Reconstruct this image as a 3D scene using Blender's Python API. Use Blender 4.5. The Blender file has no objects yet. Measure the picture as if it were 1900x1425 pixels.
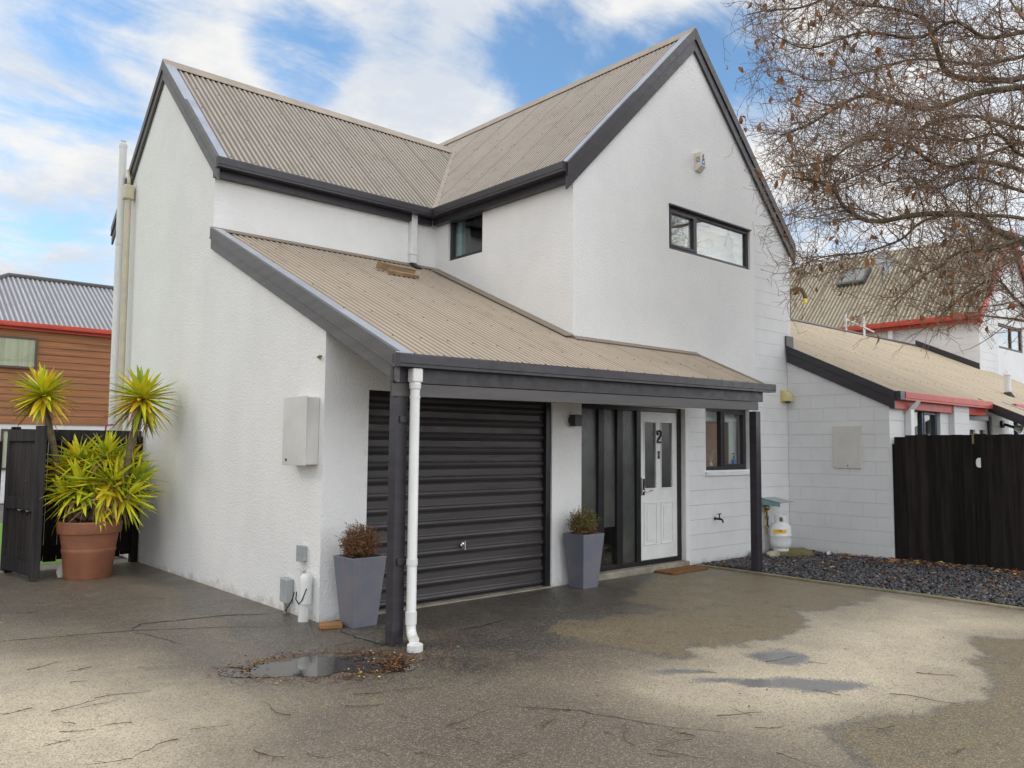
import bpy, bmesh, math, random
import numpy as np
from mathutils import Vector, Matrix
random.seed(7); RNG = np.random.default_rng(11)
R = math.radians
S = bpy.context.scene
COL = S.collection

# ------------------------------------------------------------------ camera
C = Vector((-3.58959, -6.83558, 1.5751))
RT = Vector((0.73375, -0.6794, 0.00577)); UP = Vector((-0.05656, -0.05262, 0.99701)); FW = Vector((0.67706, 0.73188, 0.07703))
cam = bpy.data.cameras.new('camera'); camo = bpy.data.objects.new('camera', cam); COL.objects.link(camo)
m = Matrix.Identity(4)
for i in range(3):
    m[i][0] = RT[i]; m[i][1] = UP[i]; m[i][2] = -FW[i]; m[i][3] = C[i]
camo.matrix_world = m
cam.sensor_width = 36; cam.lens = 1511.98/1900*36
cam.shift_x = -58.6/1900; cam.shift_y = 1.7/1900
cam.clip_start = .05; cam.clip_end = 2000
S.camera = camo

# ------------------------------------------------------------------ light
SUN = Vector((-0.60, 0.50, 0.60)).normalized()
sun = bpy.data.lights.new('sun', 'SUN'); suno = bpy.data.objects.new('sun', sun); COL.objects.link(suno)
sun.energy = .60; sun.angle = R(16); sun.color = (1, .91, .78)
suno.rotation_euler = (-SUN).to_track_quat('-Z', 'Y').to_euler()
S.view_settings.view_transform = 'Standard'; S.view_settings.look = 'None'
S.view_settings.exposure = 0.05; S.view_settings.gamma = 1

w = bpy.data.worlds.new('World'); S.world = w; w.use_nodes = True
def build_world():
    nt = w.node_tree; N = nt.nodes; L = nt.links; N.clear()
    def n(t, **k):
        x = N.new(t)
        for a, b in k.items(): setattr(x, a, b)
        return x
    def math_(op, a, b=None, clamp=False):
        x = n('ShaderNodeMath', operation=op, use_clamp=clamp)
        for i, v in enumerate((a, b)):
            if v is None: continue
            if isinstance(v, (int, float)): x.inputs[i].default_value = v
            else: L.new(v, x.inputs[i])
        return x.outputs[0]
    def ss(v, a, b):
        x = n('ShaderNodeMapRange', interpolation_type='SMOOTHSTEP')
        L.new(v, x.inputs[0]); x.inputs[1].default_value = a; x.inputs[2].default_value = b
        return x.outputs[0]
    out = n('ShaderNodeOutputWorld'); bg = n('ShaderNodeBackground'); bg.inputs[1].default_value = .13
    sky = n('ShaderNodeTexSky', sky_type='NISHITA'); sky.sun_disc = False
    sky.sun_elevation = math.asin(SUN.z); sky.sun_rotation = math.atan2(SUN.x, SUN.y)
    sky.air_density = 1.0; sky.dust_density = .4; sky.ozone_density = 2.0
    tc = n('ShaderNodeTexCoord')
    d = tc.outputs['Generated']
    sep = n('ShaderNodeSeparateXYZ'); L.new(d, sep.inputs[0])
    z = math_('MAXIMUM', sep.outputs[2], 0.0)
    den = math_('ADD', z, .22)
    comb = n('ShaderNodeCombineXYZ')
    L.new(math_('DIVIDE', sep.outputs[0], den), comb.inputs[0]); L.new(math_('DIVIDE', sep.outputs[1], den), comb.inputs[1])
    no = n('ShaderNodeTexNoise'); L.new(comb.outputs[0], no.inputs['Vector'])
    no.inputs['Scale'].default_value = 2.3; no.inputs['Detail'].default_value = 11; no.inputs['Roughness'].default_value = .62; no.inputs['Distortion'].default_value = .5
    dens = no.outputs['Fac']
    # breaks of clear sky between the clouds (directions in the sky)
    holes = HOLES
    for (hx, hy, hz, c0, c1, s) in holes:
        dp = n('ShaderNodeVectorMath', operation='DOT_PRODUCT'); L.new(d, dp.inputs[0]); dp.inputs[1].default_value = (hx, hy, hz)
        g = ss(dp.outputs['Value'], c0, c1)
        dens = math_('SUBTRACT', dens, math_('MULTIPLY', g, s))
    low = n('ShaderNodeMapRange', interpolation_type='SMOOTHSTEP'); L.new(sep.outputs[2], low.inputs[0]); low.inputs[1].default_value = .03; low.inputs[2].default_value = .34; low.inputs[3].default_value = .085; low.inputs[4].default_value = .02
    dens = math_('ADD', dens, low.outputs[0])
    wis = n('ShaderNodeTexNoise'); mp = n('ShaderNodeMapping'); L.new(comb.outputs[0], mp.inputs[0]); mp.inputs['Scale'].default_value = (2.2, 6.0, 1); mp.inputs['Rotation'].default_value = (0, 0, .5); L.new(mp.outputs[0], wis.inputs['Vector']); wis.inputs['Scale'].default_value = 1.5; wis.inputs['Detail'].default_value = 8; wis.inputs['Roughness'].default_value = .65; wis.inputs['Distortion'].default_value = .8
    dens = math_('ADD', dens, math_('MULTIPLY', math_('SUBTRACT', wis.outputs['Fac'], .5), .34))
    mask = ss(dens, .23, .55)
    no2 = n('ShaderNodeTexNoise'); L.new(comb.outputs[0], no2.inputs['Vector'])
    no2.inputs['Scale'].default_value = 3.1; no2.inputs['Detail'].default_value = 7; no2.inputs['Roughness'].default_value = .6
    sh = ss(no2.outputs['Fac'], .36, .62)
    cl = n('ShaderNodeMix', data_type='RGBA'); L.new(sh, cl.inputs[0])
    cl.inputs[6].default_value = (5.2, 5.6, 6.2, 1); cl.inputs[7].default_value = (7.1, 7.0, 6.85, 1)
    # added fill: clouds out of view brightened to lift front walls and porch
    bk = n('ShaderNodeVectorMath', operation='DOT_PRODUCT'); L.new(d, bk.inputs[0]); bk.inputs[1].default_value = (.30, -.92, .24)
    gain = n('ShaderNodeMapRange', interpolation_type='SMOOTHSTEP'); L.new(bk.outputs['Value'], gain.inputs[0])
    gain.inputs[1].default_value = -.15; gain.inputs[2].default_value = .75; gain.inputs[3].default_value = 1.0; gain.inputs[4].default_value = FILLGAIN
    cg = n('ShaderNodeVectorMath', operation='SCALE'); L.new(cl.outputs[2], cg.inputs[0]); L.new(gain.outputs[0], cg.inputs['Scale'])
    skm = n('ShaderNodeMix', data_type='RGBA', blend_type='MULTIPLY'); skm.inputs[0].default_value = 1
    L.new(sky.outputs[0], skm.inputs[6]); skm.inputs[7].default_value = SKYTINT
    mx = n('ShaderNodeMix', data_type='RGBA'); L.new(mask, mx.inputs[0]); L.new(skm.outputs[2], mx.inputs[6]); L.new(cg.outputs[0], mx.inputs[7])
    L.new(mx.outputs[2], bg.inputs[0]); L.new(bg.outputs[0], out.inputs[0])
FILLGAIN = 2.2  # strength of the added fill from the unseen bright clouds
SKYTINT = (1.28, 1.5, 1.54, 1)
def pxdir(u, v):
    d = FW + RT*((u-950-58.6)/1511.98) + UP*((712.5+1.7-v)/1511.98)
    return d.normalized()
HOLES = []
for (u, v, rad, s) in [(560, 110, 100, .30), (1050, 125, 130, .26), (1220, 150, 110, .20), (1360, 60, 100, .22), (90, 95, 150, .08), (230, 130, 120, .07), (1390, 170, 70, .12),
                       (60, 450, 150, .08), (180, 500, 120, .06), (900, 105, 70, .08), (720, 40, 80, .10)]:
    dd = pxdir(u, v); a = rad/1511.98
    HOLES.append((dd.x, dd.y, dd.z, math.cos(a*1.25), math.cos(a*.15), s))
build_world()

# ------------------------------------------------------------------ materials
MATS = {}
def nodes_of(name):
    mt = bpy.data.materials.new(name); mt.use_nodes = True
    nt = mt.node_tree; b = nt.nodes['Principled BSDF']
    return mt, nt, b
class NB:
    def __init__(s, nt): s.nt = nt; s.N = nt.nodes; s.L = nt.links; s.tc = s.N.new('ShaderNodeTexCoord'); s.obj = s.tc.outputs['Object']
    def n(s, t, **k):
        x = s.N.new(t)
        for a, b in k.items(): setattr(x, a, b)
        return x
    def put(s, sock, v):
        if hasattr(v, 'is_linked') or hasattr(v, 'links'): s.L.new(v, sock)
        else: sock.default_value = v
    def math(s, op, a, b=0.0, clamp=False):
        x = s.n('ShaderNodeMath', operation=op, use_clamp=clamp); s.put(x.inputs[0], a); s.put(x.inputs[1], b); return x.outputs[0]
    def noise(s, scale, detail=4, rough=.55, dist=0, vec=None, stretch=None):
        x = s.n('ShaderNodeTexNoise'); v = vec or s.obj
        if stretch:
            mp = s.n('ShaderNodeMapping'); s.L.new(v, mp.inputs[0]); mp.inputs['Scale'].default_value = stretch; v = mp.outputs[0]
        s.L.new(v, x.inputs['Vector']); x.inputs['Scale'].default_value = scale; x.inputs['Detail'].default_value = detail
        x.inputs['Roughness'].default_value = rough; x.inputs['Distortion'].default_value = dist
        return x.outputs['Fac']
    def voro(s, scale, feature='F1', out='Distance', vec=None, rnd=1):
        x = s.n('ShaderNodeTexVoronoi', feature=feature); s.L.new(vec or s.obj, x.inputs['Vector']); x.inputs['Scale'].default_value = scale
        x.inputs['Randomness'].default_value = rnd
        return x.outputs[out]
    def ss(s, v, a, b, c=0.0, d=1.0):
        x = s.n('ShaderNodeMapRange', interpolation_type='SMOOTHSTEP'); s.put(x.inputs[0], v)
        for i, q in enumerate((a, b, c, d)): x.inputs[i+1].default_value = q
        return x.outputs[0]
    def mix(s, f, a, b, mode='MIX'):
        x = s.n('ShaderNodeMix', data_type='RGBA', blend_type=mode); s.put(x.inputs[0], f)
        for i, q in ((6, a), (7, b)):
            if isinstance(q, tuple): x.inputs[i].default_value = q if len(q) == 4 else (*q, 1)
            else: s.L.new(q, x.inputs[i])
        return x.outputs[2]
    def sep(s, v=None):
        x = s.n('ShaderNodeSeparateXYZ'); s.L.new(v or s.obj, x.inputs[0]); return x.outputs
    def comb(s, a, b, c):
        x = s.n('ShaderNodeCombineXYZ')
        for i, q in enumerate((a, b, c)): s.put(x.inputs[i], q)
        return x.outputs[0]
    def bump(s, h, strength, dist, normal=None):
        x = s.n('ShaderNodeBump'); x.inputs['Strength'].default_value = strength; x.inputs['Distance'].default_value = dist
        s.L.new(h, x.inputs['Height'])
        if normal is not None: s.L.new(normal, x.inputs['Normal'])
        return x.outputs[0]

def simple(name, c1, c2=None, ns=6, rough=.5, metal=0, bump=0, bs=60, spec=.5, stretch=None, detail=5, lo=.35, hi=.65, rvar=0):
    if name in MATS: return MATS[name]
    mt, nt, b = nodes_of(name); q = NB(nt)
    if c2 is None: c2 = tuple(x*.82 for x in c1)
    f = q.noise(ns, detail, .6, 0, stretch=stretch)
    q.L.new(q.mix(q.ss(f, lo, hi), c1, c2), b.inputs['Base Color'])
    b.inputs['Roughness'].default_value = rough; b.inputs['Metallic'].default_value = metal; b.inputs['Specular IOR Level'].default_value = spec
    if rvar: q.L.new(q.ss(q.noise(ns*2.3, 4), .3, .7, rough-rvar, rough+rvar), b.inputs['Roughness'])
    if bump: q.L.new(q.bump(q.noise(bs, 4, .6, stretch=stretch), 1, bump), b.inputs['Normal'])
    MATS[name] = mt; return mt

def mat_stucco():
    mt, nt, b = nodes_of('white_stucco'); q = NB(nt)
    v = q.voro(62, 'SMOOTH_F1'); nz = q.noise(110, 3, .6); nb = q.noise(34, 2, .5)
    h = q.math('ADD', q.math('MULTIPLY', nb, .7), q.math('ADD', q.math('MULTIPLY', v, -.6), q.math('MULTIPLY', nz, .55)))
    q.L.new(q.bump(h, .7, .0085), b.inputs['Normal'])
    p = q.sep()
    base = q.mix(q.ss(q.noise(1.1, 6, .65), .35, .7), (.82, .815, .80), (.77, .765, .75))
    streak = q.ss(q.noise(3.0, 5, .6, stretch=(1, 1, .12)), .45, .8)
    base = q.mix(q.math('MULTIPLY', streak, .12), base, (.66, .64, .60))
    # splash-back dirt in a ragged band just over the ground
    dz = q.math('ADD', p[2], q.math('MULTIPLY', q.noise(5, 6, .7), -.42))
    dirt = q.math('MULTIPLY', q.ss(dz, -.25, -.12, 1, 0), .45)
    base = q.mix(dirt, base, (.30, .25, .17))
    q.L.new(base, b.inputs['Base Color']); b.inputs['Roughness'].default_value = .8; b.inputs['Specular IOR Level'].default_value = .3
    return mt
def mat_block(name='painted_block', col=(.78, .78, .775)):
    mt, nt, b = nodes_of(name); q = NB(nt); p = q.sep()
    br = q.n('ShaderNodeTexBrick'); v = q.comb(q.math('ADD', p[0], p[1]), p[2], 0.0); q.L.new(v, br.inputs['Vector'])
    br.inputs['Scale'].default_value = 1; br.inputs['Brick Width'].default_value = .4; br.inputs['Row Height'].default_value = .2
    br.inputs['Mortar Size'].default_value = .005; br.inputs['Mortar Smooth'].default_value = .35; br.offset = .5
    fine = q.noise(110, 3, .6)
    # bed joints read stronger than the filled upright joints
    zz = q.math('ABSOLUTE', q.math('SUBTRACT', q.math('FRACT', q.math('DIVIDE', q.math('ADD', p[2], 10), .2)), .5))
    bed = q.ss(zz, .465, .497)
    h = q.math('ADD', q.math('MULTIPLY', q.math('ADD', q.math('MULTIPLY', br.outputs['Fac'], .75), bed), -1.0), q.math('MULTIPLY', fine, .22))
    q.L.new(q.bump(h, .7, .005), b.inputs['Normal'])
    base = q.mix(q.ss(q.noise(1.6, 6, .65), .35, .7), col, tuple(c*.93 for c in col))
    base = q.mix(q.math('MULTIPLY', q.math('MAXIMUM', bed, q.math('MULTIPLY', br.outputs['Fac'], .8)), .10), base, (.40, .40, .40))
    dz = q.math('ADD', p[2], q.math('MULTIPLY', q.noise(5, 6, .7), -.3))
    base = q.mix(q.math('MULTIPLY', q.ss(dz, -.17, -.06, 1, 0), .45), base, (.34, .31, .25))
    q.L.new(base, b.inputs['Base Color']); b.inputs['Roughness'].default_value = .62; b.inputs['Specular IOR Level'].default_value = .35
    return mt
def mat_roof(name, a, c, stain_shade, stretch):
    mt, nt, b = nodes_of(name); q = NB(nt)
    base = q.mix(q.ss(q.noise(1.3, 7, .65), .3, .7), a, c)
    st = q.ss(q.noise(2.2, 7, .7, .2, stretch=stretch), .5, .75)
    base = q.mix(q.math('MULTIPLY', st, .55), base, stain_shade)
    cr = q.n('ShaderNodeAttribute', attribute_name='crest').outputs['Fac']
    base = q.mix(q.math('MULTIPLY', q.ss(cr, .35, .92, 1, 0), .85), base, stain_shade)  # corrugation shade painted into the troughs, crests left lighter
    sp = q.ss(q.noise(38, 3, .7), .62, .75)
    base = q.mix(q.math('MULTIPLY', sp, .35), base, stain_shade)
    q.L.new(base, b.inputs['Base Color']); b.inputs['Roughness'].default_value = .55; b.inputs['Specular IOR Level'].default_value = .35
    q.L.new(q.bump(q.noise(20, 4), .3, .004), b.inputs['Normal'])
    return mt
def mat_glass(name='window_glass', refl=.06, tint=(.93, .96, .95), rough=.0, bump=0):
    mt, nt, b = nodes_of(name); q = NB(nt); N = nt.nodes
    N.remove(b)
    tr = q.n('ShaderNodeBsdfTransparent'); tr.inputs[0].default_value = (*tint, 1)
    gl = q.n('ShaderNodeBsdfGlossy'); gl.inputs['Roughness'].default_value = rough; gl.inputs[0].default_value = (1, 1, 1, 1)
    gm = q.n('ShaderNodeNewGeometry'); dp = q.n('ShaderNodeVectorMath', operation='DOT_PRODUCT'); q.L.new(gm.outputs['Incoming'], dp.inputs[0]); q.L.new(gm.outputs['Normal'], dp.inputs[1])
    om = q.math('SUBTRACT', 1.0, q.math('ABSOLUTE', dp.outputs['Value'])); f = q.math('ADD', q.math('MULTIPLY', q.math('POWER', om, 5.0), .95), refl, True)
    if bump:
        bp = q.bump(q.noise(bump, 3), .6, .004); q.L.new(bp, gl.inputs['Normal'])
    mx = q.n('ShaderNodeMixShader'); q.L.new(f, mx.inputs[0]); q.L.new(tr.outputs[0], mx.inputs[1]); q.L.new(gl.outputs[0], mx.inputs[2])
    q.L.new(mx.outputs[0], N['Material Output'].inputs[0])
    return mt
def mat_weatherboard():
    mt, nt, b = nodes_of('cedar_weatherboard'); q = NB(nt); p = q.sep()
    row = q.math('FLOOR', q.math('DIVIDE', p[2], .19))
    v = q.comb(q.math('ADD', q.math('MULTIPLY', p[0], .35), q.math('MULTIPLY', row, 7.3)), q.math('MULTIPLY', p[2], 9.0), q.math('MULTIPLY', row, 1.7))
    g = q.noise(2.2, 7, .65, .4, vec=v)
    base = q.mix(q.ss(g, .32, .68), (.42, .165, .055), (.20, .078, .03))
    wear = q.ss(q.noise(1.1, 6, .7, vec=v), .56, .74)
    base = q.mix(q.math('MULTIPLY', wear, .6), base, (.30, .22, .17))
    wn = q.n('ShaderNodeTexWhiteNoise', noise_dimensions='1D'); q.L.new(row, wn.inputs['W'])
    base = q.mix(q.math('MULTIPLY', wn.outputs[0], .65), base, (.30, .125, .05))
    q.L.new(base, b.inputs['Base Color']); b.inputs['Roughness'].default_value = .65
    return mt
def mat_asphalt():
    mt, nt, b = nodes_of('worn_asphalt'); q = NB(nt); p = q.sep()
    def at(nm):
        x = q.n('ShaderNodeAttribute', attribute_name=nm); return x.outputs['Fac']
    olive, damp, tide = at('olive'), at('damp'), at('tide')
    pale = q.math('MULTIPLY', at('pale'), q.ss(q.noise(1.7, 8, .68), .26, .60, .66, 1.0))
    big = q.ss(q.noise(.7, 6, .62), .35, .68)
    base = q.mix(big, (.152, .116, .080), (.216, .168, .115))
    base = q.mix(q.math('MULTIPLY', pale, .76), base, (.97, .82, .57))  # dry cream surface, plus sky glare painted in at the near left
    ol = q.math('MULTIPLY', olive, q.ss(q.noise(3.0, 7, .7), .2, .6, .55, 1.0))
    base = q.mix(q.math('MULTIPLY', ol, .8), base, (.225, .162, .066))
    drip = q.math('MULTIPLY', olive, q.ss(q.noise(4.5, 3, .5, .3), .60, .66))
    base = q.mix(q.math('MULTIPLY', drip, .55), base, (.09, .078, .06))
    base = q.mix(q.math('MULTIPLY', tide, .75), base, (.10, .085, .065))
    base = q.mix(q.math('MULTIPLY', at('oil'), .85), base, (.040, .036, .028))
    dm = q.math('MULTIPLY', damp, q.ss(q.noise(1.6, 7, .65), .25, .6, .45, 1.0))
    base = q.mix(q.math('MULTIPLY', dm, .93), base, (.044, .037, .029))
    moss = None
    for A in ASPH_MOSS:
        cx, cy, rx, ry = A[:4]
        u = q.math('DIVIDE', q.math('SUBTRACT', p[0], cx), rx); v = q.math('DIVIDE', q.math('SUBTRACT', p[1], cy), ry)
        f = q.ss(q.math('ADD', q.math('MULTIPLY', u, u), q.math('MULTIPLY', v, v)), .2, 1.3, 1, 0)
        moss = f if moss is None else q.math('MAXIMUM', moss, f)
    ms = q.math('MULTIPLY', moss, q.ss(q.noise(7, 9, .85), .52, .64))
    base = q.mix(q.math('MULTIPLY', ms, .72), base, (.27, .255, .065))
    sl = q.math('MULTIPLY', at('silt'), q.ss(q.noise(11, 6, .75), .35, .6))
    base = q.mix(q.math('MULTIPLY', sl, .8), base, (.060, .036, .022))
    # exposed aggregate
    vv = q.n('ShaderNodeTexVoronoi'); q.L.new(q.obj, vv.inputs['Vector']); vv.inputs['Scale'].default_value = 122
    st = q.sep(vv.outputs['Color'])
    chip = q.mix(st[1], (.62, .54, .37), (.47, .45, .44))
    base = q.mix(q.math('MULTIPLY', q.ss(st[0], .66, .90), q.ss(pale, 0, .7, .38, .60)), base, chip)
    base = q.mix(q.math('MULTIPLY', q.ss(st[2], .66, .93), .55), base, (.055, .048, .042))
    base = q.mix(q.math('MULTIPLY', q.ss(vv.outputs['Distance'], .25, .75), .28), base, (.07, .060, .05))
    mid = q.noise(22, 6, .75)
    base = q.mix(q.math('MULTIPLY', q.ss(mid, .52, .75), .35), base, (.10, .088, .074))
    wet = q.ss(q.math('ADD', at('wet'), q.math('MULTIPLY', q.math('SUBTRACT', vv.outputs['Distance'], .42), .55)), .42, .62)
    base = q.mix(q.math('MULTIPLY', wet, .9), base, (.15, .15, .155))
    q.L.new(base, b.inputs['Base Color'])
    rr = q.ss(q.noise(1.3, 5, .6), .3, .7, .40, .60)
    rr = q.math('SUBTRACT', rr, q.math('MULTIPLY', dm, .12))
    rr = q.math('SUBTRACT', rr, q.math('MULTIPLY', wet, .28), True)
    q.L.new(rr, b.inputs['Roughness']); b.inputs['Specular IOR Level'].default_value = .6
    h = q.math('ADD', q.math('MULTIPLY', vv.outputs['Distance'], -.8), q.math('MULTIPLY', mid, .6))
    h = q.math('MULTIPLY', h, q.math('SUBTRACT', 1.0, q.math('MULTIPLY', wet, .93)))
    q.L.new(q.bump(h, .7, .006), b.inputs['Normal'])
    return mt
# cx, cy, rx, ry of mossy growth (ground metres)
ASPH_MOSS = [(4.6, -1.2, 1.6, 1.0), (-.8, -1.9, 1.2, .6), (-.1, -.9, .6, .5), (2.0, -5.2, 1.6, .9), (-1.3, 3.9, .8, .6), (-1.9, .9, .6, .4), (-.3, .9, .5, .3)]

M = dict(
    stucco=mat_stucco(), block=mat_block(), nblock=mat_block('neighbour_block', (.74, .74, .735)),
    roof=mat_roof('tan_corrugated_iron', (.42, .365, .30), (.48, .42, .35), (.150, .125, .100), (6, 1, 1)),
    roof2=mat_roof('tan_corrugated_iron_worn', (.43, .35, .265), (.49, .40, .305), (.205, .165, .125), (3, 1, 1)),
    roofw=mat_roof('beige_wing_iron', (.46, .40, .29), (.52, .45, .33), (.16, .135, .095), (3, 1, 1)),
    roof3=mat_roof('pale_corrugated_iron', (.46, .375, .265), (.52, .425, .30), (.29, .235, .16), (3, 1, 1)),
    zinc=mat_roof('zinc_corrugated_iron', (.40, .40, .425), (.48, .48, .51), (.16, .155, .165), (4, 1, 1)),
    cap=simple('ridge_cap_tan', (.40, .325, .25), (.32, .26, .20), 4, .45),
    flash=simple('pale_flashing', (.44, .47, .54), (.36, .39, .45), 3, .35, .35),
    trim=simple('charcoal_trim', (.040, .035, .043), (.029, .026, .031), 5, .38, 0, .001, 30, .5, (.3, .3, 3), rvar=.08),
    trimgrey=simple('grey_brown_trim', (.105, .097, .094), (.080, .074, .071), 4, .45, 0, .001, 30, .5, (.3, .3, 3)),
    gdoor=simple('garage_door_steel', (.060, .053, .054), (.040, .036, .036), 3, .42, 0, .0015, 14, .5, (.25, 3, 3), rvar=.1),
    black=simple('black_frame', (.012, .011, .013), (.018, .016, .018), 6, .35),
    alu=simple('dark_window_frame', (.030, .026, .034), (.022, .02, .025), 6, .32),
    screw=simple('roof_screw', (.06, .055, .05), None, 6, .5),
    white=simple('white_paint', (.80, .80, .79), (.74, .74, .73), 5, .38, 0, .0008, 35),
    pvc=simple('white_pvc', (.76, .76, .74), (.66, .66, .63), 4, .35, stretch=(1, 1, .3)),
    beige=simple('beige_pvc', (.58, .52, .38), (.50, .45, .33), 4, .4),
    meter=simple('cream_metal_box', (.66, .64, .60), (.60, .585, .55), 3, .38),
    greybox=simple('grey_plastic', (.40, .42, .42), (.33, .35, .36), 5, .45),
    yellowp=simple('faded_yellow_plastic', (.72, .60, .22), (.68, .58, .30), 8, .5),
    red=simple('red_painted_metal', (.56, .065, .03), (.45, .05, .025), 4, .4),
    glass=mat_glass(), glassr=mat_glass('window_glass_mirror', .14), 
    obscure=simple('obscure_glass', (.075, .08, .072), (.05, .053, .05), 3, .12, 0, .003, 90, .8),
    room=simple('room_wall', (.80, .78, .73), (.76, .74, .70), 2, .8), roomdark=simple('dark_room', (.09, .09, .085), (.06, .06, .06), 2, .8),
    roombrown_refl=simple('brown_room_reflection', (.42, .19, .105), (.35, .155, .085), 2, .6),  # kitchen lining paints in a brown reflection; plain room colour next door
    blind=simple('white_blind', (.78, .79, .78), (.70, .72, .72), 4, .6),
    chrome=simple('chrome', (.75, .74, .72), (.6, .59, .57), 6, .15, 1), brass=simple('aged_brass', (.45, .33, .14), (.30, .22, .10), 9, .35, 1),
    darkmetal=simple('dark_metal', (.035, .033, .032), (.06, .05, .045), 12, .45, .6),
    concrete=simple('pale_concrete', (.36, .32, .25), (.22, .20, .16), 5, .8, 0, .006, 40),
    planter=simple('slate_concrete', (.135, .145, .185), (.175, .165, .185), 4, .55, 0, .002, 60, detail=7),
    soil=simple('dark_soil', (.05, .035, .022), (.025, .018, .012), 25, .95, 0, .01, 60),
    dry=simple('dry_twig', (.19, .095, .04), (.10, .05, .025), 30, .8), dryleaf=simple('dry_leaf', (.26, .125, .05), (.15, .07, .03), 30, .75), greenleaf=simple('small_green_leaf', (.15, .24, .045), (.10, .16, .03), 20, .6),
    terra=simple('terracotta', (.33, .125, .065), (.25, .10, .055), 4, .7, 0, .003, 40, detail=8),
    ygreen=simple('yucca_green', (.27, .38, .03), (.40, .48, .035), 9, .42), ylime=simple('yucca_lime', (.60, .63, .03), (.72, .66, .035), 9, .42),
    yyellow=simple('yucca_yellow', (.82, .56, .02), (.74, .55, .03), 9, .45), ydead=simple('yucca_dead', (.22, .12, .055), (.34, .22, .11), 14, .8), ystem=simple('yucca_stem', (.20, .16, .09), (.13, .10, .06), 14, .85, 0, .012, 45),
    fence=simple('black_stained_timber', (.0125, .0105, .0095), (.024, .020, .018), 3, .88, 0, .006, 18, .12, (6, 6, .35), detail=8),
    fencegrey=simple('weathered_dark_timber', (.032, .027, .029), (.055, .050, .049), 3, .85, 0, .006, 18, .15, (6, 6, .35), detail=8),
    moss=simple('mossy_timber', (.15, .135, .035), (.24, .19, .10), 6, .9, 0, .006, 40, detail=8),
    mossyslab=simple('mossy_concrete', (.15, .14, .045), (.20, .17, .085), 7, .9, 0, .006, 40, detail=8),
    edge=simple('mossy_edging', (.25, .215, .14), (.16, .145, .075), 5, .85, 0, .006, 40, detail=8),
    coir=simple('coir_mat', (.27, .115, .028), (.16, .07, .02), 30, .95, 0, .01, 160),
    stone=simple('pale_stone', (.45, .42, .35), (.30, .27, .2), 6, .85, 0, .01, 30), brick=simple('orange_brick', (.34, .15, .06), (.24, .13, .05), 8, .85, 0, .006, 50),
    lumber=simple('raw_lumber', (.36, .24, .14), (.22, .14, .08), 4, .7, 0, .003, 20, .4, (1, 8, 8)),
    gas=simple('gas_bottle_paint', (.80, .81, .80), (.74, .76, .77), 5, .32), gasy=simple('yellow_sticker', (.85, .62, .02), (.82, .56, .02), 5, .4), gaso=simple('orange_sticker', (.80, .22, .03), None, 5, .4),
    rub=simple('black_rubber', (.02, .02, .02), None, 6, .6), hood=simple('galvanised_hood', (.42, .46, .46), (.33, .40, .40), 6, .42, .4), hoodg=simple('green_copper_edge', (.16, .30, .30), (.2, .33, .32), 6, .5),
    bark=simple('tree_bark', (.075, .055, .034), (.15, .125, .062), 6, .9, 0, .01, 40, detail=7), twig=simple('tree_twig', (.20, .125, .085), (.30, .21, .15), 8, .8), treeleaf=simple('withered_leaf', (.20, .085, .035), (.33, .155, .06), 16, .75),
    gravel=simple('dark_gravel', (.030, .028, .032), (.075, .068, .070), 38, .6, detail=2, lo=.42, hi=.58), gravelbase=simple('gravel_bed_soil', (.030, .027, .027), (.055, .048, .046), 30, .9, 0, .02, 60),
    litter=simple('brown_litter', (.17, .065, .025), (.075, .032, .016), 35, .8, detail=2, lo=.4, hi=.6), litter2=simple('yellow_fallen_leaf', (.55, .44, .12), (.45, .40, .16), 30, .6), twigfall=simple('fallen_twig', (.070, .034, .020), (.14, .075, .042), 14, .8),
    brownwall=simple('brown_brick', (.26, .12, .07), (.20, .095, .055), 4, .8), grass=simple('lawn_grass', (.10, .22, .02), (.14, .28, .03), 9, .8),
    dirt=simple('far_ground', (.14, .13, .11), (.10, .09, .08), 2, .9), cedar=mat_weatherboard(), brownframe=simple('brown_window_frame', (.10, .06, .045), None, 5, .5), curtain=simple('cream_vertical_blind', (.62, .58, .42), (.48, .45, .33), 16, .7, stretch=(1, 1, .02), detail=1),
    blue=simple('blue_plastic', (.04, .22, .50), (.03, .17, .42), 6, .4), white2=simple('alarm_cream', (.72, .68, .58), (.68, .64, .55), 5, .4), sticker=simple('alarm_sticker_blue', (.02, .16, .55), None, 5, .4), reed=simple('pale_reed', (.62, .52, .30), None, 8, .6),
    crack=simple('crack_dirt', (.022, .02, .018), None, 9, .95), lampglass=simple('floodlight_lens', (.6, .6, .55), (.4, .4, .38), 8, .12, .6), navyf=simple('navy_window_frame', (.035, .045, .085), None, 6, .35),
)
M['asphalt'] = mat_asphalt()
def mat_water():
    mt, nt, b = nodes_of('puddle_water'); q = NB(nt)
    b.inputs['Base Color'].default_value = (.022, .018, .014, 1); b.inputs['Roughness'].default_value = .04; b.inputs['Specular IOR Level'].default_value = .9
    b.inputs['IOR'].default_value = 1.7
    return mt
def island(mt, a, c, d):
    nt = mt.node_tree; b = nt.nodes['Principled BSDF']; q = NB(nt); gm = q.n('ShaderNodeNewGeometry'); r = gm.outputs['Random Per Island']
    base = q.mix(q.ss(r, 0, .6), a, c); base = q.mix(q.ss(r, .86, .98), base, d); nt.links.new(base, b.inputs['Base Color'])
island(M['gravel'], (.018, .017, .020), (.085, .078, .080), (.23, .21, .20))
island(M['litter'], (.055, .024, .013), (.17, .065, .024), (.34, .16, .05))
M['litter3'] = simple('orange_litter', (.3, .13, .05), None, 9, .8); island(M['litter3'], (.12, .05, .022), (.34, .135, .045), (.50, .27, .10))
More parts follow.
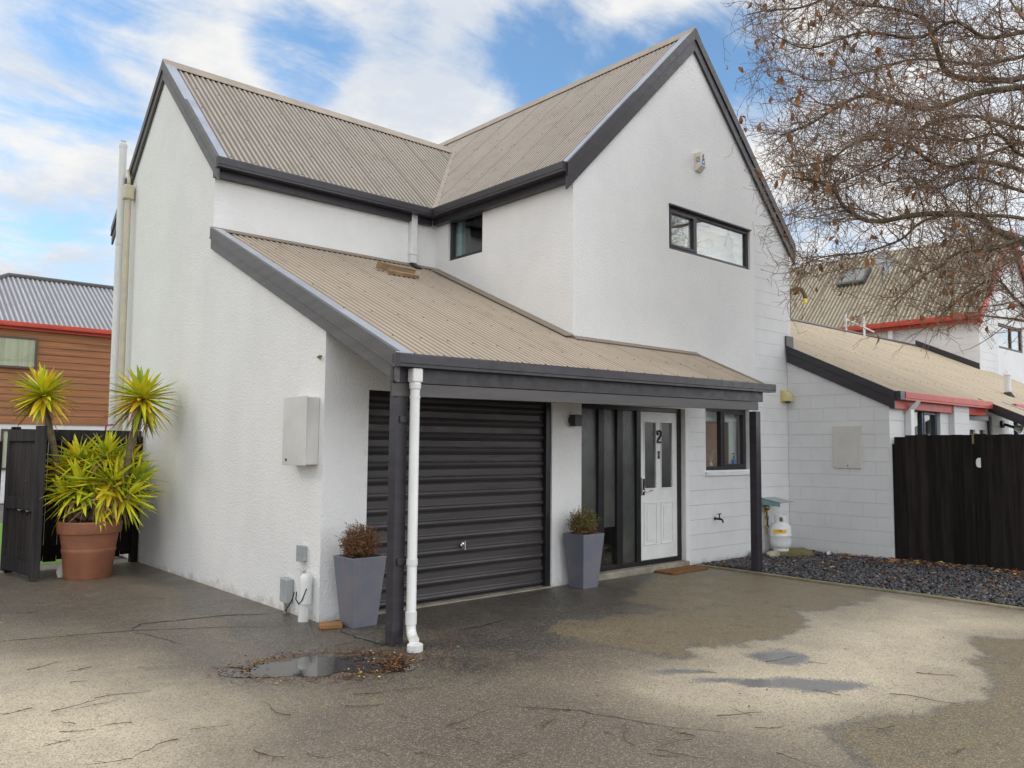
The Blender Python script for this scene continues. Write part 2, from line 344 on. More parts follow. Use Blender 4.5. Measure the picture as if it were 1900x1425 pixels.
def boards(mt):
    nt = mt.node_tree; b = nt.nodes['Principled BSDF']; q = NB(nt); src = b.inputs['Base Color'].links[0].from_socket; gm = q.n('ShaderNodeNewGeometry')
    k = q.ss(gm.outputs['Random Per Island'], 0, 1, .80, 1.35); nt.links.new(q.mix(1.0, src, q.comb(k, k, k), 'MULTIPLY'), b.inputs['Base Color'])
boards(M['fence'])
M['water'] = mat_water()
M['dampfilm'] = simple('damp_film', (.085, .085, .088), (.075, .075, .078), 6, .22, spec=.9)
M['darkdamp'] = simple('oily_damp', (.018, .017, .013), (.030, .027, .020), 5, .38, spec=.5)

# ------------------------------------------------------------------ mesh helpers
class MB:
    def __init__(s): s.v = []; s.f = []; s.m = []
    def add(s, vs, fs, mi=0):
        o = len(s.v); s.v += [tuple(x) for x in vs]; s.f += [tuple(i+o for i in f) for f in fs]; s.m += [mi]*len(fs); return s
    def hexa(s, p, mi=0):   # 8 pts: bottom 4 ccw, top 4 ccw
        return s.add(p, [(3, 2, 1, 0), (4, 5, 6, 7), (0, 1, 5, 4), (1, 2, 6, 5), (2, 3, 7, 6), (3, 0, 4, 7)], mi)
    def box(s, x0, x1, y0, y1, z0, z1, mi=0):
        x0, x1 = sorted((x0, x1)); y0, y1 = sorted((y0, y1)); z0, z1 = sorted((z0, z1))
        return s.hexa([(x0, y0, z0), (x1, y0, z0), (x1, y1, z0), (x0, y1, z0), (x0, y0, z1), (x1, y0, z1), (x1, y1, z1), (x0, y1, z1)], mi)
    def prism(s, poly, ext, mi=0):
        n = len(poly); e = Vector(ext); P = [Vector(p) for p in poly]
        nn = Vector((0, 0, 0))
        for i in range(n): nn += P[i].cross(P[(i+1) % n])
        if nn.dot(e) > 0: P.reverse()
        vs = P + [p+e for p in P]
        fs = [tuple(range(n)), tuple(range(2*n-1, n-1, -1))] + [(i, i+n, (i+1) % n+n, (i+1) % n) for i in range(n)]
        return s.add(vs, fs, mi)
    def sweep(s, prof, a, b, U, W, mi=0):   # profile (u,w) swept from a to b
        a, b, U, W = map(Vector, (a, b, U, W))
        return s.prism([a+U*p+W*q for p, q in prof], b-a, mi)
    def tube(s, pts, rad, n=8, mi=0, caps=True):
        P = [Vector(p) for p in pts]; k = len(P); rs = rad if hasattr(rad, '__len__') else [rad]*k
        T = [(P[min(i+1, k-1)]-P[max(i-1, 0)]).normalized() for i in range(k)]
        a = T[0].orthogonal().normalized(); vs = []
        for i in range(k):
            a = (a - T[i]*a.dot(T[i])).normalized(); b = T[i].cross(a)
            for j in range(n):
                t = 2*math.pi*j/n; vs.append(P[i]+(a*math.cos(t)+b*math.sin(t))*rs[i])
        fs = [(i*n+j, i*n+(j+1) % n, (i+1)*n+(j+1) % n, (i+1)*n+j) for i in range(k-1) for j in range(n)]
        if caps: fs += [tuple(range(n-1, -1, -1)), tuple(range((k-1)*n, k*n))]
        return s.add(vs, fs, mi)
    def lathe(s, prof, c, n=32, mi=0):
        c = Vector(c); vs = []; k = len(prof)
        for r, z in prof:
            for j in range(n):
                t = 2*math.pi*j/n; vs.append(c+Vector((r*math.cos(t), r*math.sin(t), z)))
        fs = [(i*n+j, i*n+(j+1) % n, (i+1)*n+(j+1) % n, (i+1)*n+j) for i in range(k-1) for j in range(n)]
        if prof[0][0] > 1e-6: fs.append(tuple(range(n-1, -1, -1)))
        if prof[-1][0] > 1e-6: fs.append(tuple(range((k-1)*n, k*n)))
        return s.add(vs, fs, mi)
    def build(s, name, mats, parent=None, smooth=False, bevel=0, label=None, seg=2):
        me = bpy.data.meshes.new(name); me.from_pydata(s.v, [], s.f)
        if not isinstance(mats, (list, tuple)): mats = [mats]
        for x in mats: me.materials.append(x)
        if any(s.m): me.polygons.foreach_set('material_index', s.m)
        me.update()
        return link(name, me, parent, smooth, bevel, label, seg)
def link(name, me, parent=None, smooth=False, bevel=0, label=None, seg=2):
    o = bpy.data.objects.new(name, me); COL.objects.link(o)
    if smooth is True: me.polygons.foreach_set('use_smooth', [True]*len(me.polygons))
    elif smooth:
        me.polygons.foreach_set('use_smooth', [True]*len(me.polygons)); me.set_sharp_from_angle(angle=smooth)
    if bevel:
        b = o.modifiers.new('bevel', 'BEVEL'); b.width = bevel; b.segments = seg; b.limit_method = 'ANGLE'; b.angle_limit = R(40)
    if parent: attach(o, parent)
    if label: o['label'] = label
    return o
def attach(o, root):
    o.parent = root
    o.matrix_parent_inverse = wm(root).inverted()
WM = {}
def wm(o):
    return WM.get(o.name, Matrix.Identity(4))
def thing(name, label, cat, loc, group=None):
    o = bpy.data.objects.new(name, None); COL.objects.link(o); o.location = loc; o.empty_display_size = .2
    WM[o.name] = Matrix.Translation(loc)
    o['label'] = label; o['category'] = cat
    if group: o['group'] = group
    return o
def tag(o, label, cat, group=None):
    o['label'] = label; o['category'] = cat
    if group: o['group'] = group
    return o
def rebase(o, loc):     # put the origin of a one-mesh thing at its base
    o.data.transform(Matrix.Translation(-Vector(loc))); o.location = loc; return o
def struct(o, kind='structure'):
    o['kind'] = kind; return o
def wall(name, outer, holes, to3, depth, mat, parent, label=None):
    bm = bmesh.new(); ed = []
    for loop in [outer]+holes:
        vs = [bm.verts.new(to3(*p)) for p in loop]
        ed += [bm.edges.new((vs[i], vs[(i+1) % len(vs)])) for i in range(len(vs))]
    r = bmesh.ops.triangle_fill(bm, use_beauty=True, use_dissolve=False, edges=ed)
    fs = [g for g in r['geom'] if isinstance(g, bmesh.types.BMFace)]
    x = bmesh.ops.extrude_face_region(bm, geom=fs)
    bmesh.ops.translate(bm, verts=[g for g in x['geom'] if isinstance(g, bmesh.types.BMVert)], vec=Vector(depth))
    bmesh.ops.recalc_face_normals(bm, faces=bm.faces[:])
    me = bpy.data.meshes.new(name); bm.to_mesh(me); bm.free(); me.materials.append(mat)
    return link(name, me, parent, label=label)
def rect(a, b, c, d): return [(a, c), (b, c), (b, d), (a, d)]
def corrugated(name, P0, U, Vd, u0, u1, lo, hi, mats, parent, screws=(), lam=.0762, amp=.0100, per=8, bottom=None, sk=4, label=None):
    P0, U, Vd = map(Vector, (P0, U, Vd)); U = U.normalized(); Vn = Vd.normalized(); Nn = U.cross(Vn); Nn = Nn if Nn.z > 0 else -Nn
    k = int((u1-u0)/lam*per); mb = MB(); prev = None; crest = []
    for i in range(k+1):
        u = u0+(u1-u0)*i/k; a, b = lo(u), hi(u)
        if b <= a: prev = None; continue
        h = amp*(math.cos(2*math.pi*u/lam)-1)
        A = P0+U*u+Vn*a+Nn*h; B = P0+U*u+Vn*b+Nn*h
        o = len(mb.v); mb.v += [A[:], B[:]]; crest += [0.0 if i % (per*10) == 1 else 1+h/amp/2]*2
        if prev is not None: mb.f.append((prev, o, o+1, prev+1)); mb.m.append(0)
        prev = o
    ncr = int((u1-u0)/lam)
    for s_i, sv in enumerate(screws):
        for j in range(2+(s_i % 2), ncr, sk):
            u = (math.ceil(u0/lam)+j)*lam; v = lo(u)+sv if sv >= 0 else hi(u)+sv
            if u > u1-.05 or v < lo(u)+.02 or v > hi(u)-.02: continue
            c = P0+U*u+Vn*v; r = .010; ring = [c+U*(r*math.cos(t))+Vn*(r*math.sin(t)) for t in [2*math.pi*q/6 for q in range(6)]]
            mb.add(ring+[c+Nn*.009+U*.004, c+Nn*.009-U*.004], [(0, 1, 6), (1, 2, 6), (2, 3, 7), (3, 4, 7), (4, 5, 7), (5, 0, 6), (6, 2, 7), (7, 5, 6)][:6]+[(6, 2, 7), (7, 5, 6)], 1)
    me = bpy.data.meshes.new(name); me.from_pydata(mb.v, [], mb.f)
    for x in mats: me.materials.append(x)
    me.polygons.foreach_set('material_index', mb.m); me.polygons.foreach_set('use_smooth', [q == 0 for q in mb.m]); me.update()
    at = me.attributes.new('crest', 'FLOAT', 'POINT'); at.data.foreach_set('value', (crest+[1.0]*len(me.vertices))[:len(me.vertices)])
    o = link(name, me, parent, label=label)
    return o
def window(parent, org, U, W, w, h, splits, fw=.045, inset=.06, fm=None, gm=None, room=None, name='window', depth=.07, label=None, sash=None):
    """frame set in a wall opening: org = lower left corner on the wall face, U along, W inwards"""
    fm = fm or M['alu']; gm = gm or M['glass']; org, U, W = map(Vector, (org, U, W)); Z = Vector((0, 0, 1))
    mb = MB()
    def bar(u0, u1, z0, z1, d0, d1, b=mb, mi=0):
        p = [org+U*u+Z*z+W*d for z in (z0, z1) for (u, d) in ((u0, d0), (u1, d0), (u1, d1), (u0, d1))]
        b.hexa(p, mi)
    d0, d1 = inset, inset+depth
    bar(0, w, 0, fw, d0, d1); bar(0, w, h-fw, h, d0, d1); bar(0, fw, fw, h-fw, d0, d1); bar(w-fw, w, fw, h-fw, d0, d1)
    xs = [fw]
    for sp in splits:
        bar(sp-fw/2, sp+fw/2, fw, h-fw, d0-.004, d1); xs += [sp-fw/2, sp+fw/2]
    xs.append(w-fw)
    f = thing_part = mb.build(name, fm, parent, bevel=.003, label=label)
    for i in range(0, len(xs), 2):
        a, b = xs[i], xs[i+1]
        if sash is not None and i//2 in sash:
            sb = MB(); q = .035
            for (u0, u1, z0, z1) in ((a, b, fw, fw+q), (a, b, h-fw-q, h-fw), (a, a+q, fw+q, h-fw-q), (b-q, b, fw+q, h-fw-q)): bar(u0, u1, z0, z1, d0-.012, d1-.02, sb)
            sb.build('sash', fm, f, bevel=.003)
            a += q; b -= q; z0, z1 = fw+q, h-fw-q
        else: z0, z1 = fw, h-fw
        g = MB(); bar(a-.004, b+.004, z0-.004, z1+.004, d0+.03, d0+.036, g); g.build('pane', gm, f)
    return f
def room_box(parent, p0, p1, mat, open_axis, name='room_lining'):
    """five-sided lining: open towards the window"""
    x0, y0, z0 = p0; x1, y1, z1 = p1; t = .03; mb = MB()
    sides = {'-x': (x0-t, x0, y0, y1, z0, z1), '+x': (x1, x1+t, y0, y1, z0, z1), '-y': (x0, x1, y0-t, y0, z0, z1), '+y': (x0, x1, y1, y1+t, z0, z1), '-z': (x0, x1, y0, y1, z0-t, z0), '+z': (x0, x1, y0, y1, z1, z1+t)}
    for k, v in sides.items():
        if k != open_axis: mb.box(*v)
    return mb.build(name, mat, parent)

# ================================================================== SETTING: ground
g = MB(); g.add([(-300, -300, -.03), (300, -300, -.03), (300, 300, -.03), (-300, 300, -.03)], [(0, 1, 2, 3)]); struct(g.build('ground', M['dirt']))
def gpt(u, v):
    d = pxdir(u, v); t = -C.z/d.z; return (C.x+d.x*t, C.y+d.y*t)
def sdist(P, poly):
    poly = np.array(poly); ins = np.zeros(len(P), bool); best = np.full(len(P), 1e9)
    for i in range(len(poly)):
        a, b = poly[i], poly[(i+1) % len(poly)]; ab = b-a; t = np.clip(((P-a)@ab)/(ab@ab+1e-12), 0, 1); best = np.minimum(best, np.linalg.norm(P-(a+t[:, None]*ab), axis=1))
        cr = ((a[1] > P[:, 1]) != (b[1] > P[:, 1])) & (P[:, 0] < (b[0]-a[0])*(P[:, 1]-a[1])/(b[1]-a[1]+1e-12)+a[0]); ins ^= cr
    return np.where(ins, -best, best)
def drive():
    xs = np.concatenate([[-30, -14], np.arange(-6, 5.461, .0425), [5.46]]); ys = np.concatenate([[-40, -16], np.arange(-8.5, 5.6, .0425), [5.6]])
    X, Y = np.meshgrid(xs, ys, indexing='ij'); P = np.stack([X.ravel(), Y.ravel()], 1)
    W_ = np.zeros_like(P); rg = np.random.default_rng(4)
    for k in range(26):
        f = 1.2*1.19**k; a = rg.uniform(0, 6.28); ph = rg.uniform(0, 6.28, 2); amp = .085/(f**.75); ph0 = P[:, 0]*math.cos(a)*f*2+P[:, 1]*math.sin(a)*f*2
        W_[:, 0] += amp*np.sin(ph0+ph[0]); W_[:, 1] += amp*np.sin(ph0+ph[1])
    Q = P+W_
    sm = lambda d, e: np.clip(.5-d/(2*e), 0, 1)**2*(3-2*np.clip(.5-d/(2*e), 0, 1))
    O = [gpt(*q) for q in [(1060, 1170), (1140, 1197), (1230, 1217), (1350, 1215), (1370, 1200), (1475, 1165), (1540, 1147), (1515, 1132), (1560, 1118), (1645, 1105), (1600, 1090), (1420, 1070), (1300, 1062), (1200, 1078), (1150, 1112), (1215, 1122), (1130, 1145)]]
    B = [gpt(*q) for q in [(1900, 1185), (1845, 1200), (1850, 1225), (1875, 1260), (1810, 1300), (1720, 1312), (1665, 1340), (1575, 1365), (1600, 1425), (1750, 1500), (2100, 1500), (2100, 1185)]]
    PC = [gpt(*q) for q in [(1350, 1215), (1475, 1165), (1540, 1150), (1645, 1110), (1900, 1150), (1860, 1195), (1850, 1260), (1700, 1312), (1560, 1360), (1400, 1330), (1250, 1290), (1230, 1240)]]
    GLARE_L = [gpt(*q) for q in [(-300, 1235), (60, 1235), (300, 1275), (430, 1330), (430, 1425), (300, 1520), (-300, 1520)]]  # sky glare on the near-left asphalt, put into the pale colour
    DP = [gpt(*q) for q in [(230, 1040), (330, 1130), (480, 1180), (560, 1260), (760, 1270), (960, 1230), (1080, 1185), (1190, 1130), (1270, 1060), (1000, 1085), (700, 1130), (590, 1150), (420, 1090)]]
    DL = [gpt(*q) for q in [(-200, 1075), (150, 1085), (330, 1130), (520, 1230), (500, 1260), (300, 1215), (100, 1160), (-200, 1150)]]
    dO, dB = sdist(Q, O), sdist(Q, B); o = sm(dO, .03); b = sm(dB, .03)
    pale = np.maximum(sm(sdist(Q, PC)+.06, .85)*(1-o)*(1-b), sm(sdist(Q, GLARE_L)+.05, .75))
    tide = np.maximum(np.exp(-((dO-.02)/.032)**2)*(P[:, 1] < -1.2), np.exp(-((dB-.02)/.036)**2))
    olive = np.maximum(o, b*.85); damp = np.maximum(sm(sdist(Q, DP), .24)*(1-.75*o), .72*sm(sdist(Q, DL), .5))
    i, j = np.meshgrid(np.arange(len(xs)-1), np.arange(len(ys)-1), indexing='ij'); n = len(ys); f = np.stack([i*n+j, (i+1)*n+j, (i+1)*n+j+1, i*n+j+1], -1).reshape(-1, 4)
    cx = P[f].mean(1); f = f[~((cx[:, 0] > .1) & (cx[:, 1] > .3))]
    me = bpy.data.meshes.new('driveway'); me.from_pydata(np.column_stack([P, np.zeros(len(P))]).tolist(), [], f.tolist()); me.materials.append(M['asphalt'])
    silt = np.hypot(((P[:, 0]+.66)*math.cos(-.55)+(P[:, 1]+1.38)*math.sin(-.55))/.62, (-(P[:, 0]+.66)*math.sin(-.55)+(P[:, 1]+1.38)*math.cos(-.55))/.40); silt = np.clip(1.6-silt-4*W_[:, 0], 0, 1)
    wet = np.zeros(len(P))
    for (u, v, ru, rv) in [(1440, 1216, 42, 13), (1490, 1266, 82, 13), (1345, 1263, 50, 9), (1400, 1268, 40, 6), (1265, 1243, 60, 7)]:
        c0 = np.array(gpt(u, v)); e1 = np.array(gpt(u+ru, v))-c0; e2 = np.array(gpt(u, v+rv))-c0; mm = np.linalg.inv(np.stack([e1, e2], 1)); r_ = np.linalg.norm((P+W_*.5-c0)@mm.T, axis=1); wet = np.maximum(wet, np.clip(1.18-.75*r_, 0, 1)*(.72 if u in (1345, 1265) else 1))
    oil = sm(sdist(Q, [gpt(*q) for q in [(915, 1105), (960, 1096), (1045, 1099), (1085, 1120), (1040, 1130), (950, 1124)]]), .04)
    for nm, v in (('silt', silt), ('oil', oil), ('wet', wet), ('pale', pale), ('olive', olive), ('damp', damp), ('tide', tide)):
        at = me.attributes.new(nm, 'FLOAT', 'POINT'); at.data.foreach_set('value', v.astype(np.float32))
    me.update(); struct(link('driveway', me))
drive()
g = MB(); g.add([(5.46, -16, -.004), (9.5, -16, -.004), (9.5, .1, -.004), (5.46, .1, -.004)], [(0, 1, 2, 3)]); struct(g.build('gravel_bed', M['gravelbase']))
g = MB(); g.add([(-16, 5.7, -.01), (-.3, 5.7, -.01), (-.3, 16, -.01), (-16, 16, -.01)], [(0, 1, 2, 3)]); struct(g.build('lawn', M['grass']))
g = MB()
pts = [(5.50+.02*math.sin(i*.9), -.06-i*.35) for i in range(40)]
for i in range(len(pts)-1):
    (xa, ya), (xb, yb) = pts[i], pts[i+1]
    g.hexa([(xa-.035, ya, -.02), (xb-.035, yb, -.02), (xb+.035, yb, -.02), (xa+.035, ya, -.02), (xa-.035, ya, .022), (xb-.035, yb, .022), (xb+.035, yb, .024), (xa+.035, ya, .024)])
struct(g.build('kerb', M['edge'], bevel=.006))
def blob(cx, cy, rx, ry, ang, z, n=64, wob=.22, seed=0):
    rr = random.Random(seed); ph = [rr.uniform(0, 6.28) for _ in range(7)]; am = [wob/(k+1)**.8 for k in range(7)]
    vs = [(cx, cy, z)]
    for i in range(n):
        t = 2*math.pi*i/n; k = 1+sum(am[j]*math.sin((j+2)*t+ph[j]) for j in range(7))
        x, y = rx*k*math.cos(t), ry*k*math.sin(t)
        vs.append((cx+x*math.cos(ang)-y*math.sin(ang), cy+x*math.sin(ang)+y*math.cos(ang), z))
    return vs, [(0, i+1, (i+1) % n+1) for i in range(n)]
g = MB(); g.add(*blob(-.70, -1.36, .52, .31, -.55, .004, seed=3)); struct(g.build('puddle', M['water']))
# cracks and joints in the asphalt
g = MB()
def crack(pts, wd, seed):
    rr = random.Random(seed); P = []
    for i in range(len(pts)-1):
        a, b = Vector(pts[i]), Vector(pts[i+1]); n = max(2, int((b-a).length/.07))
        for j in range(n): P.append(a.lerp(b, j/n)+Vector((rr.gauss(0, .008), rr.gauss(0, .008))))
    P.append(Vector(pts[-1])); vs = []
    for i, p in enumerate(P):
        d = (P[min(i+1, len(P)-1)]-P[max(i-1, 0)]).normalized(); nn = Vector((-d.y, d.x)); k = wd*rr.uniform(.5, 1.3)*(1-abs(2*i/(len(P)-1)-1)**4)
        vs += [(*(p+nn*k), .0035), (*(p-nn*k), .0035)]
    g.add(vs, [(2*i, 2*i+1, 2*i+3, 2*i+2) for i in range(len(P)-1)])
crack([(-2.7, 1.15), (-1.35, .75), (-.6, .30), (-.25, -.02)], .006, 1); crack([(-1.36, .78), (-1.2, .98), (-.5, .85), (-.1, .62)], .010, 2)
crack([(-.02, -.42), (-.05, -.75), (.0, -1.1), (.08, -1.25)], .008, 3); crack([(-1.36, .7), (-1.25, .3), (-1.2, -.1)], .003, 4)
crack([(.75, -1.05), (1.0, -1.1), (1.35, -1.0)], .008, 6); crack([(-.3, -2.9), (0.0, -3.3), (.15, -3.8), (.4, -4.2)], .003, 7); crack([(-2.9, 1.5), (-2.4, 1.9), (-2.5, 2.6)], .004, 8)
struct(g.build('pavement_crack', M['crack']))
g = MB()
def gravel():
    N = 15000; V = []; F = []
    base = np.array([(1, 0, 0), (-1, 0, 0), (0, 1, 0), (0, -1, 0), (0, 0, 1), (0, 0, -1)], float); tri = [(0, 2, 4), (2, 1, 4), (1, 3, 4), (3, 0, 4), (2, 0, 5), (1, 2, 5), (3, 1, 5), (0, 3, 5)]
    n = 0
    while n < N:
        x, y = RNG.uniform(5.56, 8.35), -RNG.uniform(0.02, 1)**1.15*6.0
        if x > 8.0 and y > -1.7: continue
        ex_, ey_ = x-7.5, y+.32; a1_, a2_ = ex_*.832-ey_*.555, ex_*.66+ey_*.75
        if abs(a1_) < .33 and abs(a2_) < .26: continue
        s = RNG.uniform(.010, .024); q = base*np.array([s*RNG.uniform(.8, 1.5), s*RNG.uniform(.7, 1.2), s*RNG.uniform(.5, .9)])+RNG.normal(0, s*.12, (6, 3))
        a, b = RNG.uniform(0, 6.28), RNG.normal(0, .5); ca, sa, cb, sb = math.cos(a), math.sin(a), math.cos(b), math.sin(b)
        q = q@np.array([[ca, sa, 0], [-sa, ca, 0], [0, 0, 1]])@np.array([[1, 0, 0], [0, cb, sb], [0, -sb, cb]])
        hz = .012+.02*max(0, math.sin(x*2.1+y*1.3)*math.sin(y*2.7))+RNG.uniform(0, .012)
        q += np.array([x, y, hz]); o = len(V); V += q.tolist(); F += [tuple(i+o for i in t) for t in tri]; n += 1
    me = bpy.data.meshes.new('gravel'); me.from_pydata(V, [], F); me.materials.append(M['gravel']); me.update()
    struct(link('gravel', me), 'stuff')['label'] = 'loose dark grey gravel chips beside the black fence'
gravel()
def leaf_scatter(name, spots, mats, label, big=1.0):
    mb = MB()
    for (x, y, z) in spots:
        s = random.uniform(.008, .020)*big; a = random.uniform(0, 6.28); d = Vector((math.cos(a), math.sin(a), random.uniform(-.2, .3))); e = Vector((-d.y, d.x, random.uniform(-.3, .3))); c = Vector((x, y, z+.008*big))
        k = random.uniform(.25, .5); up = Vector((0, 0, s*random.uniform(.1, .5)))
        mb.add([c-d*s, c+e*s*k+up, c+d*s*1.1, c-e*s*k+up*.6, c], [(0, 4, 1), (1, 4, 2), (2, 4, 3), (3, 4, 0)], random.choices(range(len(mats)), [22, 1][:len(mats)])[0])
    o = mb.build(name, mats); o['kind'] = 'stuff'; o['label'] = label
sp = []
for i in range(1500):
    t = random.uniform(0, 6.28); k = 1+abs(random.gauss(0, .22)) if random.random() < .75 else random.uniform(.55, 1)
    if math.cos(t) < .25 and random.random() < .5: continue
    if k < .92 and (math.cos(t) < .3 or random.random() < .4): continue
    x, y = .50*k*math.cos(t), .32*k*math.sin(t); a = -.55; sp.append((-.66+x*math.cos(a)-y*math.sin(a), -1.36+x*math.sin(a)+y*math.cos(a), .003))
for i in range(260): sp.append((random.gauss(-.15, .22), random.gauss(-1.55, .13), .002))
leaf_scatter('leaf_litter', sp, [M['litter'], M['litter2']], 'wet brown leaf litter round the puddle by the porch post')
sp = [(8.0+random.gauss(0, .12)-abs(random.gauss(0, .25)), random.uniform(-5.5, -.9), .03) for i in range(520)]+[(random.uniform(5.7, 7.9), random.uniform(-5, -.2), .04) for i in range(160)]+[(random.uniform(7.4, 7.95), random.uniform(-.5, -.05), .03) for i in range(90)]
leaf_scatter('leaf_litter', [q for q in sp if q[0] < 8.0+max(0, (-q[1]-1.65)*.1)], [M['litter3'], M['litter2']], 'brown fallen leaves on the gravel along the black fence', 2.4)
leaf_scatter('leaf_litter', [(random.uniform(-3, 5), random.uniform(-5, 3), .001) for i in range(110)], [M['litter'], M['litter2']], 'small leaf scraps strewn over the open asphalt', .8)

# ================================================================== THE HOUSE
W1, W2, D, DR = 3.2, 8.13, 2.87, 6.85
house = thing('house', 'white stucco two-storey house with steep tan corrugated gable roofs and a dark garage porch', 'house', (4, 3, 0))
rk = lambda y: 2.885+.443*y            # lean-to roof plane (crest)
LE, LR, LRZ, LS = 2.76, 4.85, 6.92, .909   # left wing eave, ridge
FX, FRZ, FS = 5.6, 7.55, 1.02              # front wing ridge
lz = lambda y: LRZ-LS*abs(y-LR)
fz = lambda x: FRZ-FS*abs(x-FX)
dn = .10
# left gable wall
wall('gable_wall', [(0, 0), (DR, 0), (DR, lz(DR)-dn), (LR, LRZ-dn-.03), (D, lz(D)-dn), (D, rk(D)-.12), (0, rk(0)-.12)], [], lambda y, z: (0, y, z), (.2, 0, 0), M['stucco'], house)
# wall over the lean-to
wall('upper_wall', [(.2, 3.9), (W1, 3.9), (W1, 4.95), (.2, 4.95)], [], lambda x, z: (x, D, z), (0, .2, 0), M['stucco'], house)
# side wall of the front wing with the small window
SW = (1.749, 2.534, 4.227, 4.84)
wall('side_wall', [(.2, 2.6), (D-.001, 3.9), (D-.001, 4.98), (.2, 4.98)], [rect(*SW)], lambda y, z: (W1, y, z), (.2, 0, 0), M['stucco'], house)
# front wall : stucco and block parts, flush
GD = (.464, 2.874, -.01, 2.12); EN = (3.355, 5.368, -.01, 2.115); KW = (5.828, 6.912, 1.273, 2.161); UW = (5.041, 6.997, 4.284, 4.89)
XS, XB = 7.1, 5.46
out = [(.2, 0), (GD[0], 0), (GD[0], GD[3]), (GD[1], GD[3]), (GD[1], 0), (EN[0], 0), (EN[0], EN[3]), (EN[1], EN[3]), (EN[1], 0), (XB, 0), (XB, 2.72), (XS, 2.72), (XS, fz(XS)-dn), (FX, FRZ-dn-.03), (W1, fz(W1)-dn), (W1, 2.73), (.2, 2.73)]
wall('front_wall', out, [rect(*UW)], lambda x, z: (x, 0, z), (0, .2, 0), M['stucco'], house)
wall('block_wall', [(XB, 0), (W2, 0), (W2, fz(W2)-dn), (XS, fz(XS)-dn), (XS, 2.72), (XB, 2.72)], [rect(*KW)], lambda x, z: (x, .0015, z), (0, .2, 0), M['block'], house, 'white painted concrete block wall round the kitchen window')
g = MB(); g.box(W2-.2, W2, .2, DR, 0, 4.9); g.box(.2, W2-.2, DR-.2, DR, 0, 4.9); g.build('rear_wall', M['stucco'], house)
# roofs
cs = math.sqrt(1+LS*LS); cf = math.sqrt(1+FS*FS); cl = math.sqrt(1+.443**2)
rm = [M['roof'], M['screw']]
vy = lambda x: LE+max(0, (FS*(x-3.1)-.02)/LS)     # valley in plan
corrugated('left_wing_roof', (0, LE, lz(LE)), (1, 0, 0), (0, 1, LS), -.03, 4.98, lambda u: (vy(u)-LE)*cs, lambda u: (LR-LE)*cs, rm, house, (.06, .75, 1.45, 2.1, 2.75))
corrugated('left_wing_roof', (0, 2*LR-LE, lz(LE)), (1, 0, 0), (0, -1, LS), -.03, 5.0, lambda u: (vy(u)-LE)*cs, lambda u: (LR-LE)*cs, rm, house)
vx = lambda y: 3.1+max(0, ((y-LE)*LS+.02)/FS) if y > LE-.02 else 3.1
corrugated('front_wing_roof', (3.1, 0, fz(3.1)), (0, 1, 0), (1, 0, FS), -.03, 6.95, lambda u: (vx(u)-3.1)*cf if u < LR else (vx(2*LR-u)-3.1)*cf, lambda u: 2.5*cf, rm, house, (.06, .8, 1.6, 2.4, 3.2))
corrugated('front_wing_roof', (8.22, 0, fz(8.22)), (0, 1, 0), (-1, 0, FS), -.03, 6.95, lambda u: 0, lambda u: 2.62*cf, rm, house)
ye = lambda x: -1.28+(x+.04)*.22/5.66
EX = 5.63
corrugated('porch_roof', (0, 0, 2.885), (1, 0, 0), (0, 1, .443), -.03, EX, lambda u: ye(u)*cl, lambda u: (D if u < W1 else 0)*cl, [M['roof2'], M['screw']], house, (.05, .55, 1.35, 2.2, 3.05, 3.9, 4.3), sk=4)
# lining under the porch roof and under the upper roofs
g = MB()
g.prism([(0, ye(0)+.1, rk(ye(0)+.1)-.05), (EX-.02, ye(EX)+.1, rk(ye(EX)+.1)-.05), (EX-.02, -.002, rk(0)-.05), (0, -.002, rk(0)-.05)], (0, 0, -.03)); g.build('porch_lining', M['trimgrey'], house)
g = MB(); g.prism([(.2, .2, rk(.2)-.06), (W1, .2, rk(.2)-.06), (W1, D, rk(D)-.06), (.2, D, rk(D)-.06)], (0, 0, -.02)); g.build('roof_lining', M['roomdark'], house)
# rafters inside the porch
for x in (.9, 1.8, 2.7, 3.6, 4.5, 5.4):
    g = MB(); g.prism([(x, ye(x)+.12, rk(ye(x)+.12)-.082), (x, -.003, rk(0)-.082), (x, -.003, rk(0)-.18), (x, ye(x)+.12, rk(ye(x)+.12)-.18)], (.045, 0, 0)); g.build('rafter', M['trimgrey'], house)
# ridge caps, valley, flashings
def capstrip(name, a, b, s1, s2, hw, mat, th=.012):
    a, b = Vector(a), Vector(b); d = (b-a); h = Vector((0, 0, 1)); pe = Vector((-d.y, d.x, 0)).normalized(); mb = MB()
    prof = [(-hw, -s1*hw), (-.02, 0), (.02, 0), (hw, -s2*hw), (hw, -s2*hw+th), (.018, th+.012), (-.018, th+.012), (-hw, -s1*hw+th)]
    mb.sweep(prof, a, b, pe, h); return mb.build(name, mat, house, bevel=.004)
capstrip('ridge_cap', (-.05, LR, LRZ+.012), (4.99, LR, LRZ+.012), LS, LS, .13, M['cap'])
capstrip('ridge_cap', (FX, -.06, FRZ+.012), (FX, 6.95, FRZ+.012), FS, FS, .13, M['cap'])
va, vb = Vector((3.12, vy(3.12), lz(vy(3.12)))), Vector((4.97, vy(4.97), lz(vy(4.97))))
g = MB(); dv = (vb-va); side = Vector((dv.y, -dv.x, 0)).normalized()
g.prism([va+side*.035+Vector((0, 0, .026)), vb+side*.035+Vector((0, 0, .026)), vb-side*.035+Vector((0, 0, .026)), va-side*.035+Vector((0, 0, .026))], (0, 0, -.03)); g.build('valley_flashing', M['cap'], house)
def sheet(name, P, th, mat, parent=None, bev=0): mb = MB(); mb.prism(P, th); return mb.build(name, mat, parent or house, bevel=bev)
